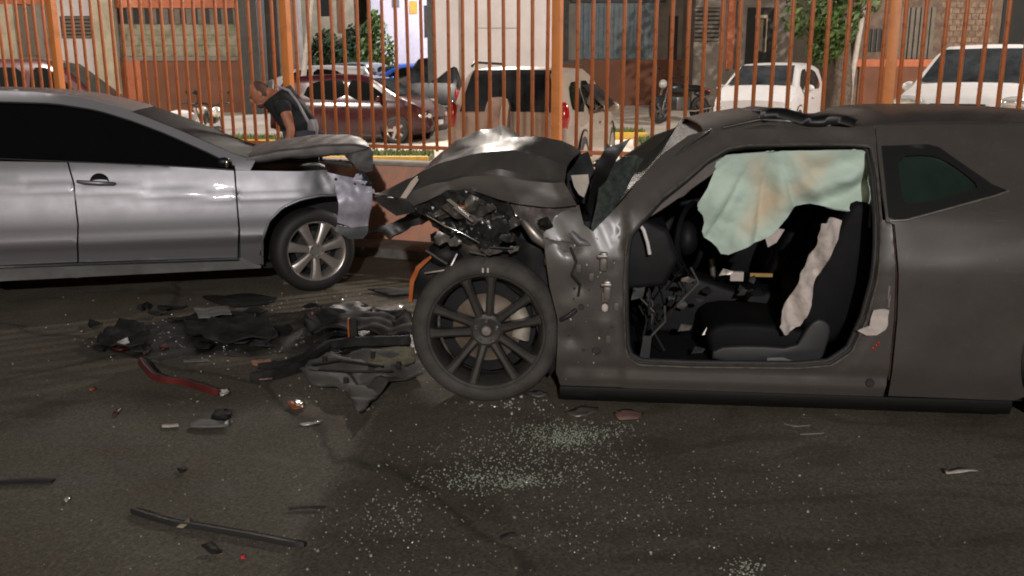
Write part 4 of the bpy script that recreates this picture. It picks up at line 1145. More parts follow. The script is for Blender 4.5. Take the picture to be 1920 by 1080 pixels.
box('rear_bumper', (3.70, .1, .3), (3.90, W_C - .1, .58), PCO, cp, bev=.05)
for y in (.15, W_C - .65): box('tail_light', (3.80, y, .72), (3.835, y + .5, .86), M_TAILR, cp, bev=.015)
box('rear_bulkhead', (2.05, .14, .17), (2.10, W_C - .14, 1.0), M_INT, cp); box('underbody', (.40, .12, .085), (3.6, W_C - .12, .128), M_INT, cp)
rev('rear_arch_liner', [(.39, .03), (.39, .3), (.05, .32)], M_INT, cp, 32).location = (2.84, 0.0, .35)

# ---- hero front wheel
M_RIMD = mat('grey_rim', (.040, .037, .033), .40, metal=.3, var=.25, scale=9, coat=.2)
M_TYRE = mat('dusty_tyre', (.042, .038, .033), .8, var=.35, scale=7, bump=.2, bscale=70)


def coupe_wheel(loc, rx, rz, sgn=-1):
    h = empty('wheel', loc); h.parent = cp; h.rotation_euler = (R(rx), 0, R(rz))
    s = sgn; w = .245; r = .370; rr = .288
    prof = [(rr - .01, -w / 2 * s), (rr + .01, -w / 2 * s), (r - .05, -w * .52 * s), (r - .012, -w * .43 * s), (r, -w * .30 * s), (r, w * .30 * s), (r - .012, w * .43 * s), (r - .03, w * .49 * s), (r - .055, w * .52 * s), (rr + .012, w * .50 * s), (rr + .002, w * .475 * s), (rr - .01, w * .44 * s)]
    t = rev('tyre', prof, M_TYRE, h, 64)
    bm = bmesh.new()
    for k in range(64):
        for ys_ in (-.09, -.03, .03, .09): pass
    for ys_ in (-.055, 0, .055):
        add_rev(bm, [(r + .0005, ys_ - .004), (r + .0015, ys_), (r + .0005, ys_ + .004)], 64)
    from_bm('tread_groove', bm, M_BLACK, t)
    for dx in (-.012, .012):
        box('tyre_mark', (dx - .004, (w * .52 + .001) * s - .003, .300), (dx + .004, (w * .52 + .001) * s + .003, .322), M_CLOTH, t)
    rev('rim_barrel', [(rr - .012, -w * .45 * s), (rr - .03, -w * .2 * s), (rr - .035, w * .2 * s), (rr - .018, w * .36 * s), (rr - .006, w * .44 * s), (rr + .004, w * .485 * s), (rr + .008, w * .46 * s)], M_RIMD, h, 64)
    bm = bmesh.new()
    fo = w * .36 * s
    for k in range(5):
        a0 = math.pi / 2 + .14 + 2 * math.pi * k / 5
        for sd in (-1, 1):
            a1 = a0 + sd * .235; ah = a0 + sd * .33
            pin = Vector((math.cos(ah) * .062, 0, math.sin(ah) * .062)); pout = Vector((math.cos(a1) * (rr - .014), 0, math.sin(a1) * (rr - .014)))
            d = (pout - pin).normalized(); nrm = Vector((-d.z, 0, d.x))
            segs = []
            for t_, wd, yo in ((0, .021, -.006), (.25, .019, .0), (.6, .0185, .008), (.9, .022, .014), (1.0, .030, .016)):
                c = pin.lerp(pout, t_); c.y = fo + yo * s
                segs.append([bm.verts.new(c + nrm * wd * q1 + Vector((0, q2 * s, 0))) for q1, q2 in ((-1.15, -.04), (-1, -.004), (-.45, .006), (.45, .006), (1, -.004), (1.15, -.04))])
            for A, B in zip(segs, segs[1:]):
                for i in range(5): bm.faces.new((A[i], A[i + 1], B[i + 1], B[i]))
                bm.faces.new((A[5], A[0], B[0], B[5]))
            bm.faces.new(segs[0]); bm.faces.new(segs[-1][::-1])
    add_rev(bm, [(.0005, fo - .004 * s), (.03, fo - .004 * s), (.034, fo + .002 * s), (.066, fo + .006 * s), (.082, fo - .002 * s), (.085, fo - .05 * s)], 40)
    bmesh.ops.recalc_face_normals(bm, faces=bm.faces)
    rim = from_bm('spokes', bm, M_RIMD, h, ang=32)
    for k in range(5):
        a = 2 * math.pi * k / 5 + .3
        o = rev('lug_nut', [(.0005, .018 * s), (.007, .018 * s), (.009, .012 * s), (.009, -.01 * s)], M_CHROME, h, 8); o.location = (math.cos(a) * .052, fo + .004 * s, math.sin(a) * .052)
    rev('hub_cap', [(.0005, fo + .006 * s), (.022, fo + .005 * s), (.026, fo - .004 * s)], M_STEEL, h, 20)
    rev('brake_disc', [(.07, fo - .055 * s), (.10, fo - .07 * s), (.172, fo - .07 * s), (.172, fo - .10 * s), (.10, fo - .10 * s)], mat('rusty_disc', (.10, .075, .055), .5, metal=.4, var=.3, scale=14), h, 48)
    bm = bmesh.new()
    for a in np.linspace(-.35, .75, 12):
        add_box(bm, (.125, fo - .052 * s - .02, -.012), (.215, fo - .052 * s + .02, .012), Matrix.Rotation(-a, 3, 'Y')) if False else None
    inn = []
    for a in np.linspace(-.30, .80, 14):
        inn.append([(math.cos(a) * q, fo - yy * s, math.sin(a) * q) for q, yy in ((.13, .075), (.13, .042), (.15, .032), (.195, .032), (.212, .045), (.212, .075))])
    grid('brake_caliper', inn, mat('pale_caliper', (.30, .27, .22), .45, metal=.3, var=.3, scale=20), h, th=.004)
    rev('hub_back', [(.001, fo - .12 * s), (.24, fo - .12 * s), (.245, fo - .13 * s)], M_INT, h, 32)
    return h


coupe_wheel((-.012, .19, .362), 0, 3)
w2 = coupe_wheel((2.84, .16, .362), 0, 0)
coupe_wheel((2.84, W_C - .16, .362), 0, 0, 1); coupe_wheel((-.05, W_C - .2, .362), 0, 0, 1)

# ================================================================== SILVER SEDAN   local: x forward, y inward, z up
PS = mat('silver_paint', (.268, .264, .282), .46, metal=.75, coat=.22, var=.03, scale=4, croug=.06)
PSD = mat('scuffed_silver', (.44, .43, .50), .40, metal=.35, coat=.3, var=.2, scale=9)
M_HUND = mat('hood_underside', (.05, .048, .047), .55, var=.4, scale=9)
W_S = 1.72


def ysv(z): return float(np.interp(z, [.1, .22, .30, .405, .435, .50, .58, .66, .74, .84, .95, 1.45], [.10, .085, .06, .03, .004, .008, .0, .004, .016, .036, .066, .34]))


def y_s(x, z):
    y = ysv(z)
    y += .16 * max(0, (x + .1) / .55) ** 2 if x > -.1 else 0
    y += .22 * max(0, (-3.0 - x) / .8) ** 2.2 if x < -3.0 else 0
    zc_ = float(np.interp(x, [-2.1, -1.58, -.5, 0], [.876, .848, .762, .755]))
    y -= .010 * math.exp(-((z - zc_ + .02) / .03) ** 2) if z < zc_ else 0
    y += .004 * math.exp(-((z - zc_) / .006) ** 2)
    return y


ss = empty('silver_sedan', (-1.486, 6.60, 0), R(14), 'silver four-door sedan with torn front end and black tinted windows', 'car')
RD = [(-2.55, 1.035), (-1.614, 1.0), (-1.579, .856), (-1.573, .58), (-1.612, .305), (-2.22, .305), (-2.26, .47), (-2.36, .62), (-2.55, .70)]
FD = [(-1.603, 1.0), (-1.568, .856), (-1.562, .58), (-1.601, .303), (-.53, .285), (-.507, .503), (-.509, .752), (-.513, .92), (-.65, .938), (-1.0, .966)]
FN = [(-.500, .922), (-.285, .913), (.143, .896), (.195, .808), (.206, .725), (.083, .728), (-.052, .705), (-.187, .652), (-.287, .558), (-.344, .42), (-.356, .225), (-.510, .225), (-.494, .503), (-.499, .752)]
panel('rear_door', RD, y_s, PS, ss, step=.035, th=.02); panel('front_door', FD, y_s, PS, ss, step=.035, th=.02)


def fnd(v):
    k = math.exp(-((v.x - .12) / .12) ** 2)
    return v + Vector((0, .02 * k * ridged(v, 6, 1), .01 * k))


panel('front_fender', FN, y_s, PS, ss, step=.03, th=.02, fn=fnd)
# arch lip
lip = [(-.356, .225), (-.344, .42), (-.287, .558), (-.187, .652), (-.052, .705), (.083, .728), (.206, .725)]
tube('arch_lip', [(x, y_s(x, z) - .004, z) for x, z in interp_curve(lip, 24)], .010, PS, ss)
QS = [(-2.56, 1.034), (-2.56, .70), (-2.62, .712), (-2.75, .70), (-2.90, .62), (-2.98, .5), (-3.0, .3), (-3.5, .28), (-3.72, .42), (-3.78, .85), (-3.68, 1.03), (-3.42, 1.10), (-3.08, 1.075)]
panel('rear_fender', QS, y_s, PS, ss, step=.06, th=.02)
box('rocker_core', (-2.26, .10, .19), (-.38, .5, .5), M_BLACK, ss)
panel('rocker_panel', [(-2.28, .19), (-2.28, .298), (-.515, .276), (-.365, .214), (-.37, .195)], lambda x, z: ysv(z) - .012, mat('dark_silver', (.22, .22, .22), .4, metal=.5), ss, step=.05, th=.015)
tube('rocker_strip', [(-2.26, .034, .297), (-1.4, .034, .288), (-.52, .034, .274)], .007, M_CHROME, ss, 6)
# greenhouse
TOP = [(-.36, .985), (-.50, 1.032), (-.655, 1.102), (-.85, 1.192), (-1.08, 1.290), (-1.3, 1.373), (-1.53, 1.435), (-1.82, 1.472), (-2.15, 1.486), (-2.5, 1.475), (-2.85, 1.42), (-3.1, 1.33), (-3.42, 1.11)]
DLT = [(-.505, .947), (-.648, 1.026), (-.756, 1.078), (-.97, 1.178), (-1.183, 1.264), (-1.429, 1.345), (-1.707, 1.391), (-2.046, 1.404), (-2.45, 1.39), (-2.8, 1.32), (-3.02, 1.20), (-3.1, 1.10)]
panel('pillar_and_roof_rail', TOP + DLT[::-1] + [(-.50, .925), (-.40, .918)], lambda x, z: ysv(z) + .012, PS, ss, step=.04, th=.02)
BEL = [(-.506, .93), (-.651, .945), (-1.009, .972), (-1.565, 1.008), (-2.034, 1.038), (-2.6, 1.07), (-3.1, 1.10)]


def cut(lo, hi):
    up = [(x, float(np.interp(x, [p[0] for p in DLT[::-1]], [p[1] for p in DLT[::-1]]))) for x in np.linspace(lo, hi, 14)]
    dn = [(x, float(np.interp(x, [p[0] for p in BEL[::-1]], [p[1] for p in BEL[::-1]])) - .012) for x in np.linspace(hi, lo, 10)]
    return up + dn


M_TINTB = mat('black_tint', (.005, .005, .006), .05, var=.05, spec=.15, rv=0)
panel('front_window', cut(-1.58, -.512), lambda x, z: ysv(z) + .022, M_TINTB, ss, step=.1, th=.004)
panel('rear_window', cut(-2.55, -1.65), lambda x, z: ysv(z) + .022, M_TINTB, ss, step=.1, th=.004)
panel('quarter_window', cut(-3.08, -2.60), lambda x, z: ysv(z) + .022, M_TINTB, ss, step=.1, th=.004)
panel('door_pillar', cut(-1.651, -1.579), lambda x, z: ysv(z) + .021, M_TINTB, ss, step=.1, th=.004)
panel('door_pillar', cut(-2.601, -2.549), lambda x, z: ysv(z) + .021, M_TINTB, ss, step=.1, th=.004)
tube('belt_moulding', [(x, ysv(z) + .002, z - .006) for x, z in interp_curve(BEL, 20)], .008, M_BLACK, ss)
tube('drip_moulding', [(x, ysv(z) + .004, z) for x, z in interp_curve(DLT, 30)], .007, M_BLACK, ss)


def over(lo, hi, n):
    rows = []
    c = [p for p in interp_curve(TOP, 80) if lo <= p[0] <= hi]
    for x, z in c:
        e = ysv(z) + .014
        rows.append([(x + .05 * (1 - (2 * j - 1) ** 2) * (1 if x > -1.25 else 0), e + (W_S - 2 * e) * j, z + .014 * (1 - (2 * j - 1) ** 4)) for j in np.linspace(0, 1, n)])
    return rows


grid('windscreen', over(-1.2, -.36, 12), mat('dusky_glass', (.012, .012, .013), .5, spec=.05), ss, th=.006); grid('roof_panel', over(-2.9, -1.18, 12), PS, ss, th=.01); grid('back_window', over(-3.42, -2.86, 10), M_TINTB, ss, th=.006)
# door mirror stump, handles
ellipsoid('mirror_stump', (-.575, .035, .985), (.05, .03, .035), M_BLACK, ss); ellipsoid('mirror_glass_remnant', (-.555, .012, .975), (.012, .01, .03), M_CHROME, ss)
for x0 in (-1.41, -2.42):
    z0 = .862 if x0 > -2 else .905
    rev('handle_recess', [(.0005, .004), (.05, .002), (.062, -.004), (.064, .006)], M_BLACK, ss, 24).location = (x0, y_s(x0, z0) + .002, z0)
    tube('door_handle', [(x0 - .14, y_s(x0, z0) - .012, z0 + .012), (x0 - .1, y_s(x0, z0) - .035, z0 + .008), (x0, y_s(x0, z0) - .042, z0), (x0 + .09, y_s(x0, z0) - .03, z0 - .008), (x0 + .10, y_s(x0, z0) - .008, z0 - .01)], [.011, .014, .015, .013, .01], PS, ss, 8)
# bent hood
HB = [(-.46, .958), (-.206, .99), (.042, 1.0), (.294, 1.015)]
HT = [(-.40, 1.005), (-.361, 1.025), (-.202, 1.050), (.027, 1.077), (.258, 1.092), (.40, 1.082), (.47, 1.06)]
cur = []
for crv, y, dz in ((HB, .13, 0), (HB, .105, .004), (HT, .10, -.006), (HT, .14, .0), (HT, .5, .012), (HT, 1.0, .02), (HT, 1.45, -.01), (HT, 1.62, -.06)):
    cur.append([(x, y, z + dz) for x, z in interp_curve(crv, 26)])
grid('bent_hood', cur, mat('dull_hood_paint', (.085, .08, .078), .55, metal=.2, coat=0, var=.3, scale=6), ss, sub=1, th=.012, fn=lambda v: v + Vector((0, 0, .014 * (ridged(v, 4, 2) - .3))))
panel('folded_hood_lip', [(.25, 1.02), (.30, 1.055), (.453, 1.071), (.482, 1.039), (.476, .893), (.43, .885), (.376, .905), (.345, .95), (.295, .985)], lambda x, z: .12, M_HUND, ss, step=.025, th=.02, fn=crumple(.03, 8, 4))
tube('hood_brace', [(.13, .3, .955), (.22, .25, .94), (.33, .2, .925)], .016, M_HUND, ss, 6); tube('hood_brace', [(.20, .35, .93), (.26, .3, .955), (.30, .25, .92)], .012, M_HUND, ss, 6)
# torn bumper cover
BP = [(.143, .893), (.264, .862), (.40, .832), (.438, .815), (.463, .774), (.456, .68), (.443, .585), (.432, .48), (.30, .475), (.20, .51), (.212, .672), (.195, .800)]


def y_b(x, z): return ysv(z) + .01 + .55 * max(0, x - .18) ** 2 + .02 * math.sin(z * 16)


panel('torn_bumper_cover', BP, y_b, PSD, ss, step=.022, th=.008, fn=crumple(.026, 6.5, 3), ang=40)
panel('bumper_lip', [(.178, .462), (.197, .512), (.30, .478), (.43, .482), (.425, .43), (.389, .388), (.282, .392)], lambda x, z: y_b(x, z) - .012, mat('dark_bumper', (.085, .09, .095), .5), ss, step=.025, th=.012, fn=crumple(.01, 7, 5))
for (x, z) in ((.205, .84), (.34, .80), (.40, .79)): rev('bolt_hole', [(.0005, 0), (.011, 0), (.012, .01)], M_BLACK, ss, 10).location = (x, y_b(x, z) - .012, z)
for i, (x, z) in enumerate([(.37, .855), (.42, .84), (.445, .80), (.455, .75), (.40, .87)]):
    panel('torn_clip', [(x - .03, z - .015), (x - .01, z + .02), (x + .025, z + .012), (x + .03, z - .02)], lambda a, b: y_b(a, b) - .02, (PSD, M_CHROME, M_BLACK)[i % 3], ss, step=.02, th=.006, fn=crumple(.02, 14, i))
# bay, liner, wheels
box('engine_mass', (-.45, .40, .22), (.20, W_S - .2, .84), M_INT, ss, bev=.06)
panel('wheel_liner', [(-.38, .22), (-.38, .45), (-.30, .62), (-.16, .72), (.0, .77), (.22, .76), (.24, .5), (.24, .3), (.1, .2)], lambda x, z: .30, M_INT, ss, step=.06, th=.02)
panel('liner_roof', [(-.37, .30), (-.35, .46), (-.28, .60), (-.16, .69), (.0, .74), (.24, .735), (.24, .715), (.0, .715), (-.15, .66), (-.27, .56), (-.33, .42), (-.345, .28)], lambda x, z: .05, M_INT, ss, step=.05, th=.22)


def sedan_wheel(loc, rz, sgn=-1):
    h = empty('wheel', loc); h.parent = ss; h.rotation_euler = (0, 0, R(rz))
    s = sgn; w = .215; r = .312; rr = .222
    rev('tyre', [(rr - .01, -w / 2 * s), (rr + .01, -w / 2 * s), (r - .04, -w * .52 * s), (r - .01, -w * .43 * s), (r, -w * .3 * s), (r, w * .3 * s), (r - .01, w * .43 * s), (r - .04, w * .52 * s), (rr + .012, w * .50 * s), (rr - .004, w * .46 * s)], M_RUB, h, 56)
    rim_m = mat('silver_alloy', (.50, .46, .43), .30, metal=.75, var=.08)
    rev('rim_barrel', [(rr - .01, -w * .45 * s), (rr - .03, 0), (rr - .014, w * .38 * s), (rr - .004, w * .47 * s), (rr + .003, w * .485 * s), (rr + .005, w * .46 * s)], rim_m, h, 56)
    bm = bmesh.new(); fo = w * .37 * s
    for k in range(7):
        a = -math.pi / 2 + 2 * math.pi * k / 7
        m_ = Matrix.Rotation(-a, 4, 'Y'); segs = []
        for q, wd, yo in ((.045, .024, .004), (.09, .025, .008), (.15, .030, .010), (.19, .036, .010), (.213, .044, .006)):
            segs.append([bm.verts.new(m_ @ Vector((q, fo + (yo + e) * s, wd * f_))) for f_, e in ((-1.2, -.04), (-1, -.004), (-.5, .004), (.5, .004), (1, -.004), (1.2, -.04))])
        for A, B in zip(segs, segs[1:]):
            for i in range(5): bm.faces.new((A[i], A[i + 1], B[i + 1], B[i]))
    add_rev(bm, [(.0005, fo + .01 * s), (.028, fo + .009 * s), (.05, fo + .012 * s), (.064, fo + .002 * s), (.066, fo - .03 * s)], 28)
    bmesh.ops.recalc_face_normals(bm, faces=bm.faces)
    from_bm('spokes', bm, rim_m, h, ang=32)
    for k in range(5):
        a = 2 * math.pi * k / 5; o = rev('lug_nut', [(.0005, .012 * s), (.007, .011 * s), (.008, -.01 * s)], M_STEEL, h, 8); o.location = (math.cos(a) * .042, fo + .008 * s, math.sin(a) * .042)
    rev('brake_disc', [(.03, fo - .06 * s), (.14, fo - .06 * s), (.14, fo - .08 * s)], mat('dark_disc', (.05, .045, .04), .5, metal=.5), h, 32)
    rev('hub_back', [(.001, fo - .11 * s), (.2, fo - .11 * s), (.2, fo - .12 * s)], M_INT, h, 28)
    return h


sedan_wheel((0.012, .15, .308), 17); sedan_wheel((-2.64, .15, .312), 0); sedan_wheel((-2.64, W_S - .15, .312), 0, 1); sedan_wheel((.0, W_S - .17, .312), 10, 1)
FAR = [(.15, .25), (.15, .88), (-.5, .925), (-2.55, 1.035), (-3.08, 1.075), (-3.42, 1.1), (-3.68, 1.03), (-3.78, .85), (-3.72, .42), (-3.0, .28), (-2.98, .5), (-2.9, .62), (-2.64, .70), (-2.36, .62), (-2.26, .47), (-2.22, .22), (-.36, .22), (-.3, .5), (-.18, .65), (0, .7)]
panel('far_side', FAR, lambda x, z: W_S - y_s(x, z), PS, ss, step=.09, th=-.02)
panel('far_windows', cut(-3.08, -.512), lambda x, z: W_S - ysv(z) - .02, M_TINTB, ss, step=.1, th=.004)
panel('far_roof_rail', TOP + DLT[::-1] + [(-.50, .925), (-.40, .918)], lambda x, z: W_S - ysv(z) - .012, PS, ss, step=.06, th=-.02)
rows = [[(x, .12 + (W_S - .24) * j, z + .012 * (1 - (2 * j - 1) ** 2)) for j in np.linspace(0, 1, 8)] for x, z in interp_curve([(-3.42, 1.11), (-3.68, 1.05), (-3.79, .9), (-3.80, .6), (-3.72, .28)], 20)]
grid('boot_lid', rows, PS, ss, th=.01)
box('rear_bumper', (-3.90, .14, .3), (-3.70, W_S - .14, .56), PS, ss, bev=.05)
for y in (.12, W_S - .42): box('tail_light', (-3.825, y, .74), (-3.78, y + .3, .92), M_TAILR, ss, bev=.015)
box('underbody', (-3.6, .2, .17), (.1, W_S - .2, .21), M_INT, ss)

# ================================================================== MAN BENDING BEHIND THE SILVER CAR
def man():
    base = Vector((-2.03, 8.48, .13))
    r = empty('person', base, 0, 'bald man in a dark T-shirt leaning forward behind the silver hood', 'person')
    J = {'pel': (.10, .02, .88), 'waist': (.08, .01, 1.00), 'chest': (-.02, 0, 1.15), 'upper': (-.09, 0, 1.25), 'neck': (-.17, 0, 1.295), 'head0': (-.225, 0, 1.315), 'head1': (-.285, 0, 1.30), 'face': (-.325, 0, 1.255),
         'shR': (-.04, -.17, 1.24), 'elR': (.05, -.22, .98), 'wrR': (-.02, -.20, .78), 'haR': (-.04, -.19, .70),
         'shL': (-.04, .17, 1.24), 'elL': (.04, .22, 1.0), 'wrL': (-.05, .20, .78), 'haL': (-.07, .19, .70),
         'hpR': (.10, -.10, .84), 'knR': (.05, -.11, .45), 'anR': (.10, -.11, .08), 'toR': (-.06, -.12, .04),
         'hpL': (.10, .10, .84), 'knL': (.0, .11, .45), 'anL': (.06, .11, .08), 'toL': (-.10, .12, .04)}
    RA = {'pel': .12, 'waist': .115, 'chest': .125, 'upper': .095, 'neck': .055, 'head0': .06, 'head1': .07, 'face': .06, 'shR': .062, 'elR': .045, 'wrR': .034, 'haR': .04, 'shL': .062, 'elL': .045, 'wrL': .034, 'haL': .04,
          'hpR': .095, 'knR': .07, 'anR': .05, 'toR': .045, 'hpL': .095, 'knL': .07, 'anL': .05, 'toL': .045}
    E = [('pel', 'waist'), ('waist', 'chest'), ('chest', 'upper'), ('upper', 'neck'), ('neck', 'head0'), ('head0', 'head1'), ('head1', 'face'), ('upper', 'shR'), ('shR', 'elR'), ('elR', 'wrR'), ('wrR', 'haR'), ('upper', 'shL'), ('shL', 'elL'), ('elL', 'wrL'), ('wrL', 'haL'), ('pel', 'hpR'), ('hpR', 'knR'), ('knR', 'anR'), ('anR', 'toR'), ('pel', 'hpL'), ('hpL', 'knL'), ('knL', 'anL'), ('anL', 'toL')]
    for S in ('R', 'L'):   # five fingers on each hand
        h = Vector(J['ha' + S])
        for k in range(5):
            n1, n2 = 'f%s%da' % (S, k), 'f%s%db' % (S, k)
            if k < 4: d = Vector((-.03 + .022 * k, 0, -.05)); e = d + Vector((-.012, .01 if S == 'R' else -.01, -.035 + .006 * abs(k - 1.5)))
            else: d = Vector((-.05, 0, -.01)); e = d + Vector((-.012, 0, -.035))
            J[n1] = tuple(h + d); J[n2] = tuple(h + e); RA[n1] = .009; RA[n2] = .008
            E += [('ha' + S, n1), (n1, n2)]
    names = list(J); me = bpy.data.meshes.new('body')
    me.from_pydata([J[n] for n in names], [(names.index(a), names.index(b)) for a, b in E], [])
    o = bpy.data.objects.new('body', me); COL.objects.link(o); o.parent = r
    mod = o.modifiers.new('skin', 'SKIN'); mod.use_smooth_shade = True
    for i, n in enumerate(names):
        sv_ = me.skin_vertices[0].data[i]; k = RA[n]
        sv_.radius = (k, k)
        sv_.use_root = (n == 'pel')
    s = o.modifiers.new('sub', 'SUBSURF'); s.levels = s.render_levels = 2
    # one body, cloth and skin told apart by where they end on the body
    me.materials.append(mat('skin', (.46, .19, .11), .5, var=.12, scale=20))
    # clothing shells
    def shell(name, keys, edges, grow, mt):
        me2 = bpy.data.meshes.new(name); co = []
        for k in keys:
            if isinstance(k, tuple): a, b2, t = k; co.append(tuple(Vector(J[a]).lerp(Vector(J[b2]), t)))
            else: co.append(J[k])
        me2.from_pydata(co, edges, [])
        o2 = bpy.data.objects.new(name, me2); COL.objects.link(o2); o2.parent = r
        md = o2.modifiers.new('skin', 'SKIN'); md.use_smooth_shade = True
        for i, k in enumerate(keys):
            if isinstance(k, tuple): ra = RA[k[0]] * (1 - k[2]) + RA[k[1]] * k[2]; nm = ''
            else: ra = RA[k]; nm = k
            ra += grow; q = me2.skin_vertices[0].data[i]; q.radius = (ra * 1.12, ra * 1.12) if nm in ('pel', 'waist', 'chest', 'upper') else (ra, ra); q.use_root = (i == 0)
        sb = o2.modifiers.new('sub', 'SUBSURF'); sb.levels = sb.render_levels = 2
        me2.materials.append(mt); return o2
    shell('t_shirt', ['chest', 'waist', ('waist', 'pel', .6), 'upper', 'shR', ('shR', 'elR', .55), 'shL', ('shL', 'elL', .55), ('upper', 'neck', .45)], [(0, 1), (1, 2), (0, 3), (3, 4), (4, 5), (3, 6), (6, 7), (3, 8)], .026, mat('dark_tshirt', (.018, .02, .022), .85, bump=.5, bscale=12))
    shell('jeans', ['pel', 'hpR', 'knR', 'anR', 'hpL', 'knL', 'anL'], [(0, 1), (1, 2), (2, 3), (0, 4), (4, 5), (5, 6)], .014, mat('denim', (.07, .075, .10), .9, bump=.4, bscale=20))
    # head features
    hd = Vector((-.275, 0, 1.30)); up = Vector((-.5, 0, .866)); fw = Vector((-.866, 0, -.5)); rot = Matrix.Rotation(R(-30), 3, 'Y'); sk = MATS['skin']
    at = lambda f, u, y=0.0: hd + fw * f + up * u + Vector((0, y, 0))
    ellipsoid('head', hd, (.092, .078, .12), sk, r, rot, 24, 16); ellipsoid('jaw', at(.03, -.075), (.055, .055, .05), sk, r, rot)
    ellipsoid('nose', at(.098, -.018), (.022, .013, .03), sk, r, rot); ellipsoid('brow', at(.08, .03), (.018, .05, .01), sk, r, rot)
    for s_ in (-1, 1):
        ellipsoid('eye', at(.083, .008, s_ * .031), (.010, .013, .007), M_BLACK, r, rot); ellipsoid('ear', at(-.012, -.008, s_ * .079), (.02, .01, .032), sk, r, rot)
    ellipsoid('mouth', at(.076, -.065), (.010, .024, .006), mat('lips', (.2, .06, .05), .5), r, rot); ellipsoid('beard', at(.034, -.088), (.052, .053, .036), mat('stubble', (.10, .06, .045), .9), r, rot)
    ellipsoid('cropped_hair', at(-.022, .01), (.076, .0785, .108), mat('cropped_hair', (.13, .07, .05), .9, var=.2), r, rot, 20, 12)
    # bag strap on the back
    tube('bag_strap', [(-.10, -.10, 1.37), (.02, -.12, 1.33), (.10, -.14, 1.22), (.17, -.14, 1.08), (.20, -.1, 1.0)], .012, mat('grey_strap', (.35, .34, .36), .8), r, 6)
    prism('waist_bag', [(.17, .93), (.17, 1.06), (.21, 1.08), (.235, 1.02), (.23, .92)], -.14, .1, mat('grey_bag', (.22, .21, .23), .85, var=.2, scale=15), r, .025, 1)


man()

# ================================================================== DEBRIS ON THE ROAD
M_GLSH = mat('glass_crumb', (.27, .295, .235), .3, var=.3, scale=60, coat=.5)
M_REDP = mat('red_plastic', (.085, .012, .010), .45, coat=.2, var=.4)
M_GREYP = mat('grey_panel', (.050, .045, .040), .75, coat=0, var=.2, scale=9)
M_FOAM = mat('olive_foam', (.12, .105, .06), .9, var=.3, scale=20, bump=.4)
M_LGREY = mat('light_grey_panel', (.12, .115, .11), .5, var=.2)
M_AMB = MATS['amber_lens']; M_CLEAR = mat('clear_fragment', (.48, .46, .42), .2, coat=.6, metal=.3, var=.3, scale=40)
M_DB = mat('dusty_black', (.011, .0105, .010), .72, var=.5, scale=14, spec=.3)
DG = 'pieces of wreckage strewn on the road'


def piece(name, label, cat, px, m, lift=.02, th=.006, amp=.02, sc=6, seed=0, parent=None, step=.03, arch=0.0, ang=35):
    g = [G(u, v) for u, v in px]
    c = sum(g, Vector()) / len(g)
    poly = [(p.x - c.x, p.y - c.y) for p in g]
    V, T = fill(poly, (), step); ext = max(max(abs(x), abs(y)) for x, y in poly) + 1e-6
    vs = []
    for x, y in V:
        q = Vector((x + c.x, y + c.y, seed))
        w_ = noise.noise(q * 3.0); h = lift * (.5 + .5 * noise.noise(q * sc * .4)) + .75 * amp * (.6 * tri((x * 1.3 + y * .5) * sc * .45 + w_ + seed * .37) + .4 * tri((x * .4 - y * 1.6) * sc * .6 + .7 * w_ + seed * .61)) + arch * (1 - (x / ext) ** 2)
        vs.append((x, y, max(.003 + th, h)))
    fs = [t if (V[t[1]][0] - V[t[0]][0]) * (V[t[2]][1] - V[t[0]][1]) - (V[t[1]][1] - V[t[0]][1]) * (V[t[2]][0] - V[t[0]][0]) > 0 else (t[0], t[2], t[1]) for t in T]
    o = mk(name, vs, fs, m, parent, ang=ang, loc=c if parent is None else c - parent.location)
    s = o.modifiers.new('thick', 'SOLIDIFY'); s.thickness = th; s.offset = -1
    if parent is None: tag(o, label, cat, DG)
    return o


def strip(name, label, cat, px, w, h, m, seed=0, rise=None, parent=None):
    """a bent strip of rectangular section lying on the road"""
    g = [G(u, v) for u, v in px]; c = g[0].copy()
    g = [Vector(p) for p in interp_curve([tuple(q - c) for q in g], max(8, 5 * len(g)))]
    bm = bmesh.new(); rings = []
    for i, p in enumerate(g):
        t = (g[min(i + 1, len(g) - 1)] - g[max(i - 1, 0)]).normalized(); n = Vector((-t.y, t.x, 0))
        z = .004 + (rise(i / (len(g) - 1)) if rise else 0) + .004 * max(0, noise.noise(p * 9 + Vector((seed, 0, 0))))
        k = 1 if 0 < i < len(g) - 1 else .6
        rings.append([bm.verts.new(p + n * a * w * k + Vector((0, 0, z + b * h))) for a, b in ((-.5, 0), (-.5, .6), (-.25, 1), (.25, .9), (.5, .5), (.5, 0))])
    for A, B in zip(rings, rings[1:]):
        for i in range(6): bm.faces.new((A[i], A[(i + 1) % 6], B[(i + 1) % 6], B[i]))
    bm.faces.new(rings[0][::-1]); bm.faces.new(rings[-1]); bmesh.ops.recalc_face_normals(bm, faces=bm.faces)
    o = from_bm(name, bm, m, parent, ang=40, loc=c)
    tag(o, label, cat, DG); return o


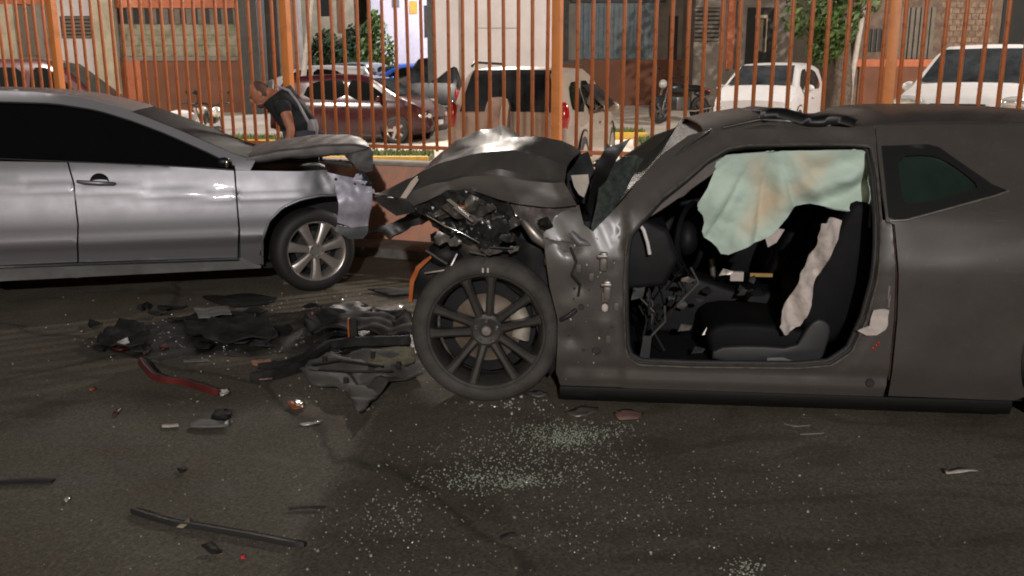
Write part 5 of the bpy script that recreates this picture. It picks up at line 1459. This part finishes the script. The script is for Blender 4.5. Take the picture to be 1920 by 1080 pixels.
# fluids spilt under the wreckage
M_WET = mat('spilt_fluid', (.030, .027, .022), .42, var=.55, scale=9, spec=.3, bump=.4, bscale=60)
for lab, px in (('dark wet fluid spilt under the strewn wreckage', [(170, 640), (215, 612), (300, 606), (360, 588), (450, 582), (540, 590), (600, 575), (690, 578), (790, 590), (800, 640), (780, 668), (700, 664), (620, 672), (540, 660), (470, 672), (380, 662), (300, 676), (230, 668)]),):
    pts_ = [G(u, v) for u, v in smooth_poly(px, 2)]; c_ = sum(pts_, Vector()) / len(pts_)
    rn = random.Random(len(px)); n_ = len(pts_)
    vs_ = [(p.x - c_.x + .02 * noise.noise(p * 6), p.y - c_.y + .03 * noise.noise(p * 6 + Vector((4, 0, 0))), 0) for p in pts_]
    bm = bmesh.new(); top_ = [bm.verts.new((x, y, .0032)) for x, y, _ in vs_]; bot_ = [bm.verts.new((x * 1.01, y * 1.01, .0005)) for x, y, _ in vs_]
    bm.faces.new(top_)
    for i in range(n_): bm.faces.new((bot_[i], bot_[(i + 1) % n_], top_[(i + 1) % n_], top_[i]))
    bmesh.ops.recalc_face_normals(bm, faces=bm.faces)
    tag(from_bm('fluid_stain', bm, M_WET, None, smooth=False, loc=c_), lab, kind='structure')
# left of the wheel
o = strip('red_trim', 'curved red trim strip with a clear tip on the open road', 'trim', [(266, 690), (276, 702), (290, 716), (312, 722), (345, 724), (380, 733), (412, 742)], .045, .03, M_REDP, 1, lambda t: .03 * (1 - t))
piece('lens_tip', None, None, [(410, 735), (426, 732), (430, 743), (414, 748)], M_CLEAR, .03, .006, .02, parent=o)
bc = piece('bumper_corner', 'large grey bumper corner with a pointed flap beside the front wheel', 'bumper', [(562, 714), (580, 697), (600, 684), (640, 672), (700, 674), (780, 690), (792, 714), (740, 733), (712, 752), (692, 778), (672, 797), (660, 772), (654, 758), (620, 748), (585, 736)], M_GREYP, .05, .008, .09, 4.0, 4, step=.02, ang=22)
for k, px in enumerate(([(585, 712), (640, 704), (720, 716)], [(600, 726), (660, 730), (735, 728)])):
    g_ = [G(u, v) - bc.location for u, v in px]
    tube('rib', [(q.x, q.y, .085 + .01 * k) for q in g_], .008, M_DB, bc, 5)
for u, v in ((610, 700), (650, 742), (700, 690), (748, 712)):
    q = G(u, v) - bc.location; box('clip', (q.x - .012, q.y - .012, .06), (q.x + .012, q.y + .012, .10), M_DB, bc, bev=.003)
piece('foam_block', 'olive foam sheet lying between bumper corner and wheel', 'foam', [(700, 672), (778, 671), (779, 692), (744, 703), (692, 696)], M_FOAM, .10, .02, .02, 6, 2)
strip('black_moulding', 'long black moulding curving left of the bumper corner', 'moulding', [(470, 716), (520, 710), (560, 698), (590, 678), (615, 662), (660, 656), (770, 657)], .07, .05, M_DB, 2, lambda t: .04 * t)
strip('black_moulding', 'shorter black moulding just behind the long curved one', 'moulding', [(484, 692), (540, 690), (575, 676), (600, 662)], .05, .03, M_DB, 4, lambda t: .03 * t)
piece('crumpled_sheet', 'black crumpled sheet in the middle of the wreckage, left of the wheel', 'panel', [(345, 606), (400, 596), (470, 600), (505, 612), (522, 640), (470, 652), (385, 650), (350, 636)], M_DB, .05, .01, .08, 5, 6, step=.03)
piece('light_grey_panel', 'light grey panel scrap resting on the black panel', 'panel', [(363, 593), (432, 592), (436, 609), (374, 616)], M_LGREY, .12, .006, .03, 6, 1)
piece('black_housing', 'black broken housing at the left end of the wreckage', 'housing', [(185, 655), (205, 628), (235, 612), (262, 622), (284, 640), (272, 664), (210, 670)], M_DB, .05, .01, .09, 6, 8)
tl = piece('broken_lamp', 'broken red and clear lamp in front of the black housing', 'lamp', [(205, 652), (222, 644), (246, 648), (252, 660), (226, 668), (206, 664)], M_REDP, .05, .006, .04, 9, 5)
piece('clear_lens', None, None, [(218, 653), (240, 652), (244, 661), (222, 664)], M_CLEAR, .085, .006, .03, 12, 3, parent=tl)
piece('radiator_shroud', 'black jagged shroud between the black panel and front wheel', 'shroud', [(565, 625), (590, 612), (640, 604), (690, 614), (730, 600), (772, 596), (776, 648), (700, 652), (640, 640), (590, 648)], M_DB, .06, .012, .12, 5, 11, step=.03)
piece('crushed_duct', 'dark crushed duct behind the wreckage, nearest the silver wheel', 'duct', [(600, 585), (650, 575), (700, 580), (690, 594), (640, 598), (605, 596)], M_INTG, .04, .008, .06, 6, 13)
piece('black_plate', 'flat black plate on the road between both cars', 'plate', [(380, 560), (470, 556), (520, 562), (505, 575), (420, 578)], M_DB, .02, .008, .03, 4, 15)
piece('black_plate', 'thin black plate at the kerb side beyond the wreckage', 'plate', [(690, 548), (760, 543), (790, 552), (740, 560)], M_DB, .02, .008, .03, 4, 17)
piece('grey_strip_plate', 'pale grey flat strip below the black panel', 'strip', [(342, 676), (390, 674), (394, 679), (346, 682)], M_LGREY, .012, .004, .008, 9, 1)
b_ = strip('upright_bracket', 'black bracket standing upright in the shroud with an orange edge', 'bracket', [(658, 648), (664, 648), (672, 648)], .03, .16, M_DB, 5)
box('orange_edge', (-.012, -.02, .0), (-.002, .02, .17), M_AMB, b_)
piece('red_fragment', 'dull red lens fragment on top of the shroud', 'fragment', [(564, 606), (578, 596), (592, 600), (588, 611)], M_REDP, .08, .006, .03, 9, 2)
piece('red_fragment', 'small red fragment right of the black housing', 'fragment', [(299, 651), (312, 647), (317, 655), (303, 660)], M_REDP, .03, .006, .02, 9, 6)
piece('red_fragment', 'red chip between broken lamp and black panel', 'fragment', [(268, 662), (276, 660), (280, 665), (271, 668)], M_REDP, .02, .006, .02, 9, 8)
piece('amber_fragment', 'orange and cream fragment at the tip of the black mouldings', 'fragment', [(470, 682), (490, 678), (512, 684), (500, 692), (474, 690)], mat('peach_plastic', (.3, .15, .08), .4, var=.4, scale=25), .03, .006, .02, 9, 3)
piece('pink_fragment', 'pink and white fragment under the black mouldings', 'fragment', [(478, 710), (495, 706), (514, 710), (510, 717), (484, 718)], mat('pink_plastic', (.24, .13, .12), .4, var=.4, scale=30), .02, .006, .02, 9, 4)
tl = piece('lens_fragment', 'orange and clear lens fragment on the road left of the flap', 'fragment', [(538, 762), (552, 755), (568, 758), (572, 768), (552, 772)], M_AMB, .03, .006, .02, 9, 7)
piece('clear_edge', None, None, [(554, 757), (566, 759), (566, 769), (556, 770)], M_CLEAR, .045, .006, .02, 14, 7, parent=tl)
tl = piece('metal_bracket', 'pale metal plate with black bolt block on the open road', 'bracket', [(355, 800), (378, 792), (428, 797), (430, 806), (388, 808), (360, 806)], M_LGREY, .03, .008, .01, 6, 5)
piece('bolt_block', None, None, [(396, 792), (404, 778), (420, 777), (434, 790), (424, 797)], M_DB, .06, .02, .03, 9, 5, parent=tl)
piece('white_sliver', 'white plastic sliver left of the metal bracket', 'fragment', [(303, 800), (334, 798), (336, 803), (305, 805)], M_CLOTH, .012, .004, .006, 9, 1)
piece('white_sliver', 'thin pale sliver below the lens fragment', 'fragment', [(558, 797), (580, 793), (606, 790), (600, 795), (572, 800)], M_CLEAR, .012, .004, .006, 9, 2)
piece('amber_chip', 'orange chip alone at the left edge of the wreckage', 'fragment', [(165, 731), (176, 728), (180, 732), (170, 735)], M_AMB, .015, .004, .01, 9, 3)
piece('red_chip', 'dull red chip below the red trim', 'fragment', [(212, 778), (222, 768), (229, 770), (220, 780)], M_REDP, .02, .005, .01, 9, 4)
piece('white_strip', 'white chrome strip lying behind the shroud by the wheel', 'strip', [(700, 580), (735, 578), (756, 582), (754, 588), (716, 587)], M_CLEAR, .05, .006, .02, 9, 5)
piece('violet_fragment', 'violet-blue fragment against the front tyre', 'fragment', [(736, 640), (764, 634), (768, 644), (745, 648)], mat('violet_plastic', (.22, .19, .45), .3), .06, .006, .03, 9, 6)
piece('torn_clip', 'brown metal scraps under the front of the sill', 'fragment', [(1058, 776), (1090, 768), (1122, 768), (1118, 778), (1080, 784)], M_STEEL, .02, .006, .02, 9, 7)
piece('torn_clip', 'pinkish torn scrap under the sill by the glass heap', 'fragment', [(1150, 778), (1180, 772), (1206, 778), (1196, 790), (1160, 790)], mat('dull_pink', (.17, .09, .075), .6, var=.3), .02, .006, .02, 9, 8)
piece('rubber_scrap', 'dark rubber scrap under the front tyre', 'fragment', [(985, 744), (1010, 738), (1030, 744), (1010, 752)], M_LGREY, .02, .006, .02, 9, 9)
# foreground
strip('rubber_strip', 'long black rubber strip lying across the lower left road', 'strip', [(248, 962), (268, 969), (290, 976), (330, 986), (400, 997), (470, 1009), (530, 1021), (572, 1028)], .026, .016, M_RUB, 3)
piece('dry_leaf', 'pale curled leaf lying on the long rubber strip', 'leaf', [(332, 998), (345, 985), (356, 980), (356, 988), (344, 998)], mat('dry_leaf', (.30, .24, .16), .8), .03, .003, .02, 12, 2)
piece('paper_scrap', 'pale paper scrap on the dark road at the lower right', 'paper', [(1768, 884), (1780, 889), (1815, 884), (1834, 891), (1800, 896), (1774, 895)], M_CLOTH, .02, .003, .02, 9, 3)
strip('twig', 'small black twig in the lower middle of the road', 'twig', [(938, 1012), (952, 1006), (968, 1004)], .010, .008, M_DB, 4)
strip('twig', 'thin dark stick between the rubber strip and glass', 'twig', [(541, 957), (575, 955), (610, 955)], .010, .008, M_DB, 5)
strip('dark_strap', 'dark flat strap at the left edge of the lower road', 'strap', [(-10, 909), (40, 906), (100, 905)], .05, .01, M_RUB, 6)
strip('pale_wire', 'thin pale wire curled below the sill at the right', 'wire', [(1470, 797), (1490, 802), (1520, 800), (1545, 815), (1500, 817)], .006, .006, M_LGREY, 7)
piece('black_crumb', 'black crumb below the rubber strip', 'fragment', [(378, 1032), (392, 1028), (416, 1040), (398, 1044)], M_DB, .02, .006, .02, 9, 4)
piece('black_crumb', 'small black crumb alone in the middle left road', 'fragment', [(332, 884), (344, 880), (350, 886), (338, 890)], M_DB, .02, .006, .01, 9, 5)
piece('red_led_chip', 'tiny bright red lens chip below the rubber strip', 'fragment', [(451, 1044), (458, 1042), (460, 1050), (453, 1051)], mat('bright_red_lens', (.75, .03, .04), .2, coat=1), .012, .004, .004, 9, 1)
piece('white_shard', 'white shard alone on the lower left road', 'fragment', [(120, 940), (128, 934), (133, 938), (124, 945)], M_CLEAR, .015, .004, .01, 9, 1)
rn = random.Random(11)
for (cu, su, n_, what) in ((240, 45, 10, 'black housing at the left end'), (440, 60, 12, 'crumpled black sheet'), (640, 65, 12, 'jagged shroud by the wheel')):   # blackened scraps, look-alikes in three patches
    for i in range(n_):
        u, v = rn.gauss(cu, su), rn.uniform(572, 668); w = rn.uniform(8, 26); h = rn.uniform(3, 8)
        px = [(u + w * math.cos(a) * rn.uniform(.6, 1.1), v + h * math.sin(a) * rn.uniform(.6, 1.1)) for a in np.linspace(0, 2 * math.pi, 7)[:-1]]
        o = piece('dark_scrap', 'small dark plastic scrap lying around the ' + what, 'fragment', px, (M_DB, M_INTG, M_INT)[i % 3], .025, .006, .04, 8, i)
        o['group'] = 'small dark scraps around the ' + what


# broken glass: heaps and scatter, past counting
def crumbs(name, label, spots, m, parent=None):
    rn = random.Random(21); bm = bmesh.new()
    for (u, v, su, sv_, n, smin, smax) in spots:
        for _ in range(n):
            uu, vv = rn.gauss(u, su), rn.gauss(v, sv_)
            if vv < 545 or vv > 1110: continue
            p = G(uu, vv); s = .60 * rn.uniform(smin, smax) * (1.6 if rn.random() < .06 else 1)
            mtx = Matrix.Translation((p.x, p.y, s * .42)) @ Matrix.Rotation(rn.random() * 6.3, 4, 'Z') @ Matrix.Rotation(rn.uniform(-.6, .6), 4, 'X') @ Matrix.Diagonal((s, s * rn.uniform(.6, 1.2), s * rn.uniform(.5, .9), 1))
            bmesh.ops.create_cube(bm, size=1, matrix=mtx)
    o = from_bm(name, bm, m, None, smooth=False)
    return tag(o, label, kind='stuff')


crumbs('broken_glass', 'pale green crumbs of shattered window glass on the road', [
    (1070, 822, 34, 12, 480, .004, .009), (1030, 815, 60, 16, 420, .004, .009), (1155, 806, 26, 8, 90, .004, .008), (975, 903, 34, 6, 170, .004, .009),
    (895, 905, 45, 12, 200, .004, .009), (965, 880, 95, 26, 420, .004, .009), (990, 860, 110, 34, 300, .004, .009), (745, 965, 45, 28, 110, .005, .009),
    (1120, 985, 110, 30, 60, .005, .009), (1390, 1066, 20, 9, 80, .005, .010), (1080, 920, 250, 65, 300, .004, .009), (1350, 950, 200, 70, 60, .005, .009), (800, 1040, 160, 40, 50, .005, .009), (640, 1000, 80, 30, 40, .005, .009)], M_GLSH)
crumbs('road_grit', 'bright and dark crumbs of plastic and glass round the wreckage', [
    (450, 630, 170, 32, 260, .004, .014), (620, 570, 100, 16, 70, .006, .016), (640, 700, 120, 40, 70, .005, .012), (350, 760, 160, 60, 40, .004, .010), (950, 757, 60, 8, 50, .006, .018), (1500, 840, 180, 40, 30, .004, .009), (300, 980, 200, 60, 40, .003, .008)], M_CLEAR)
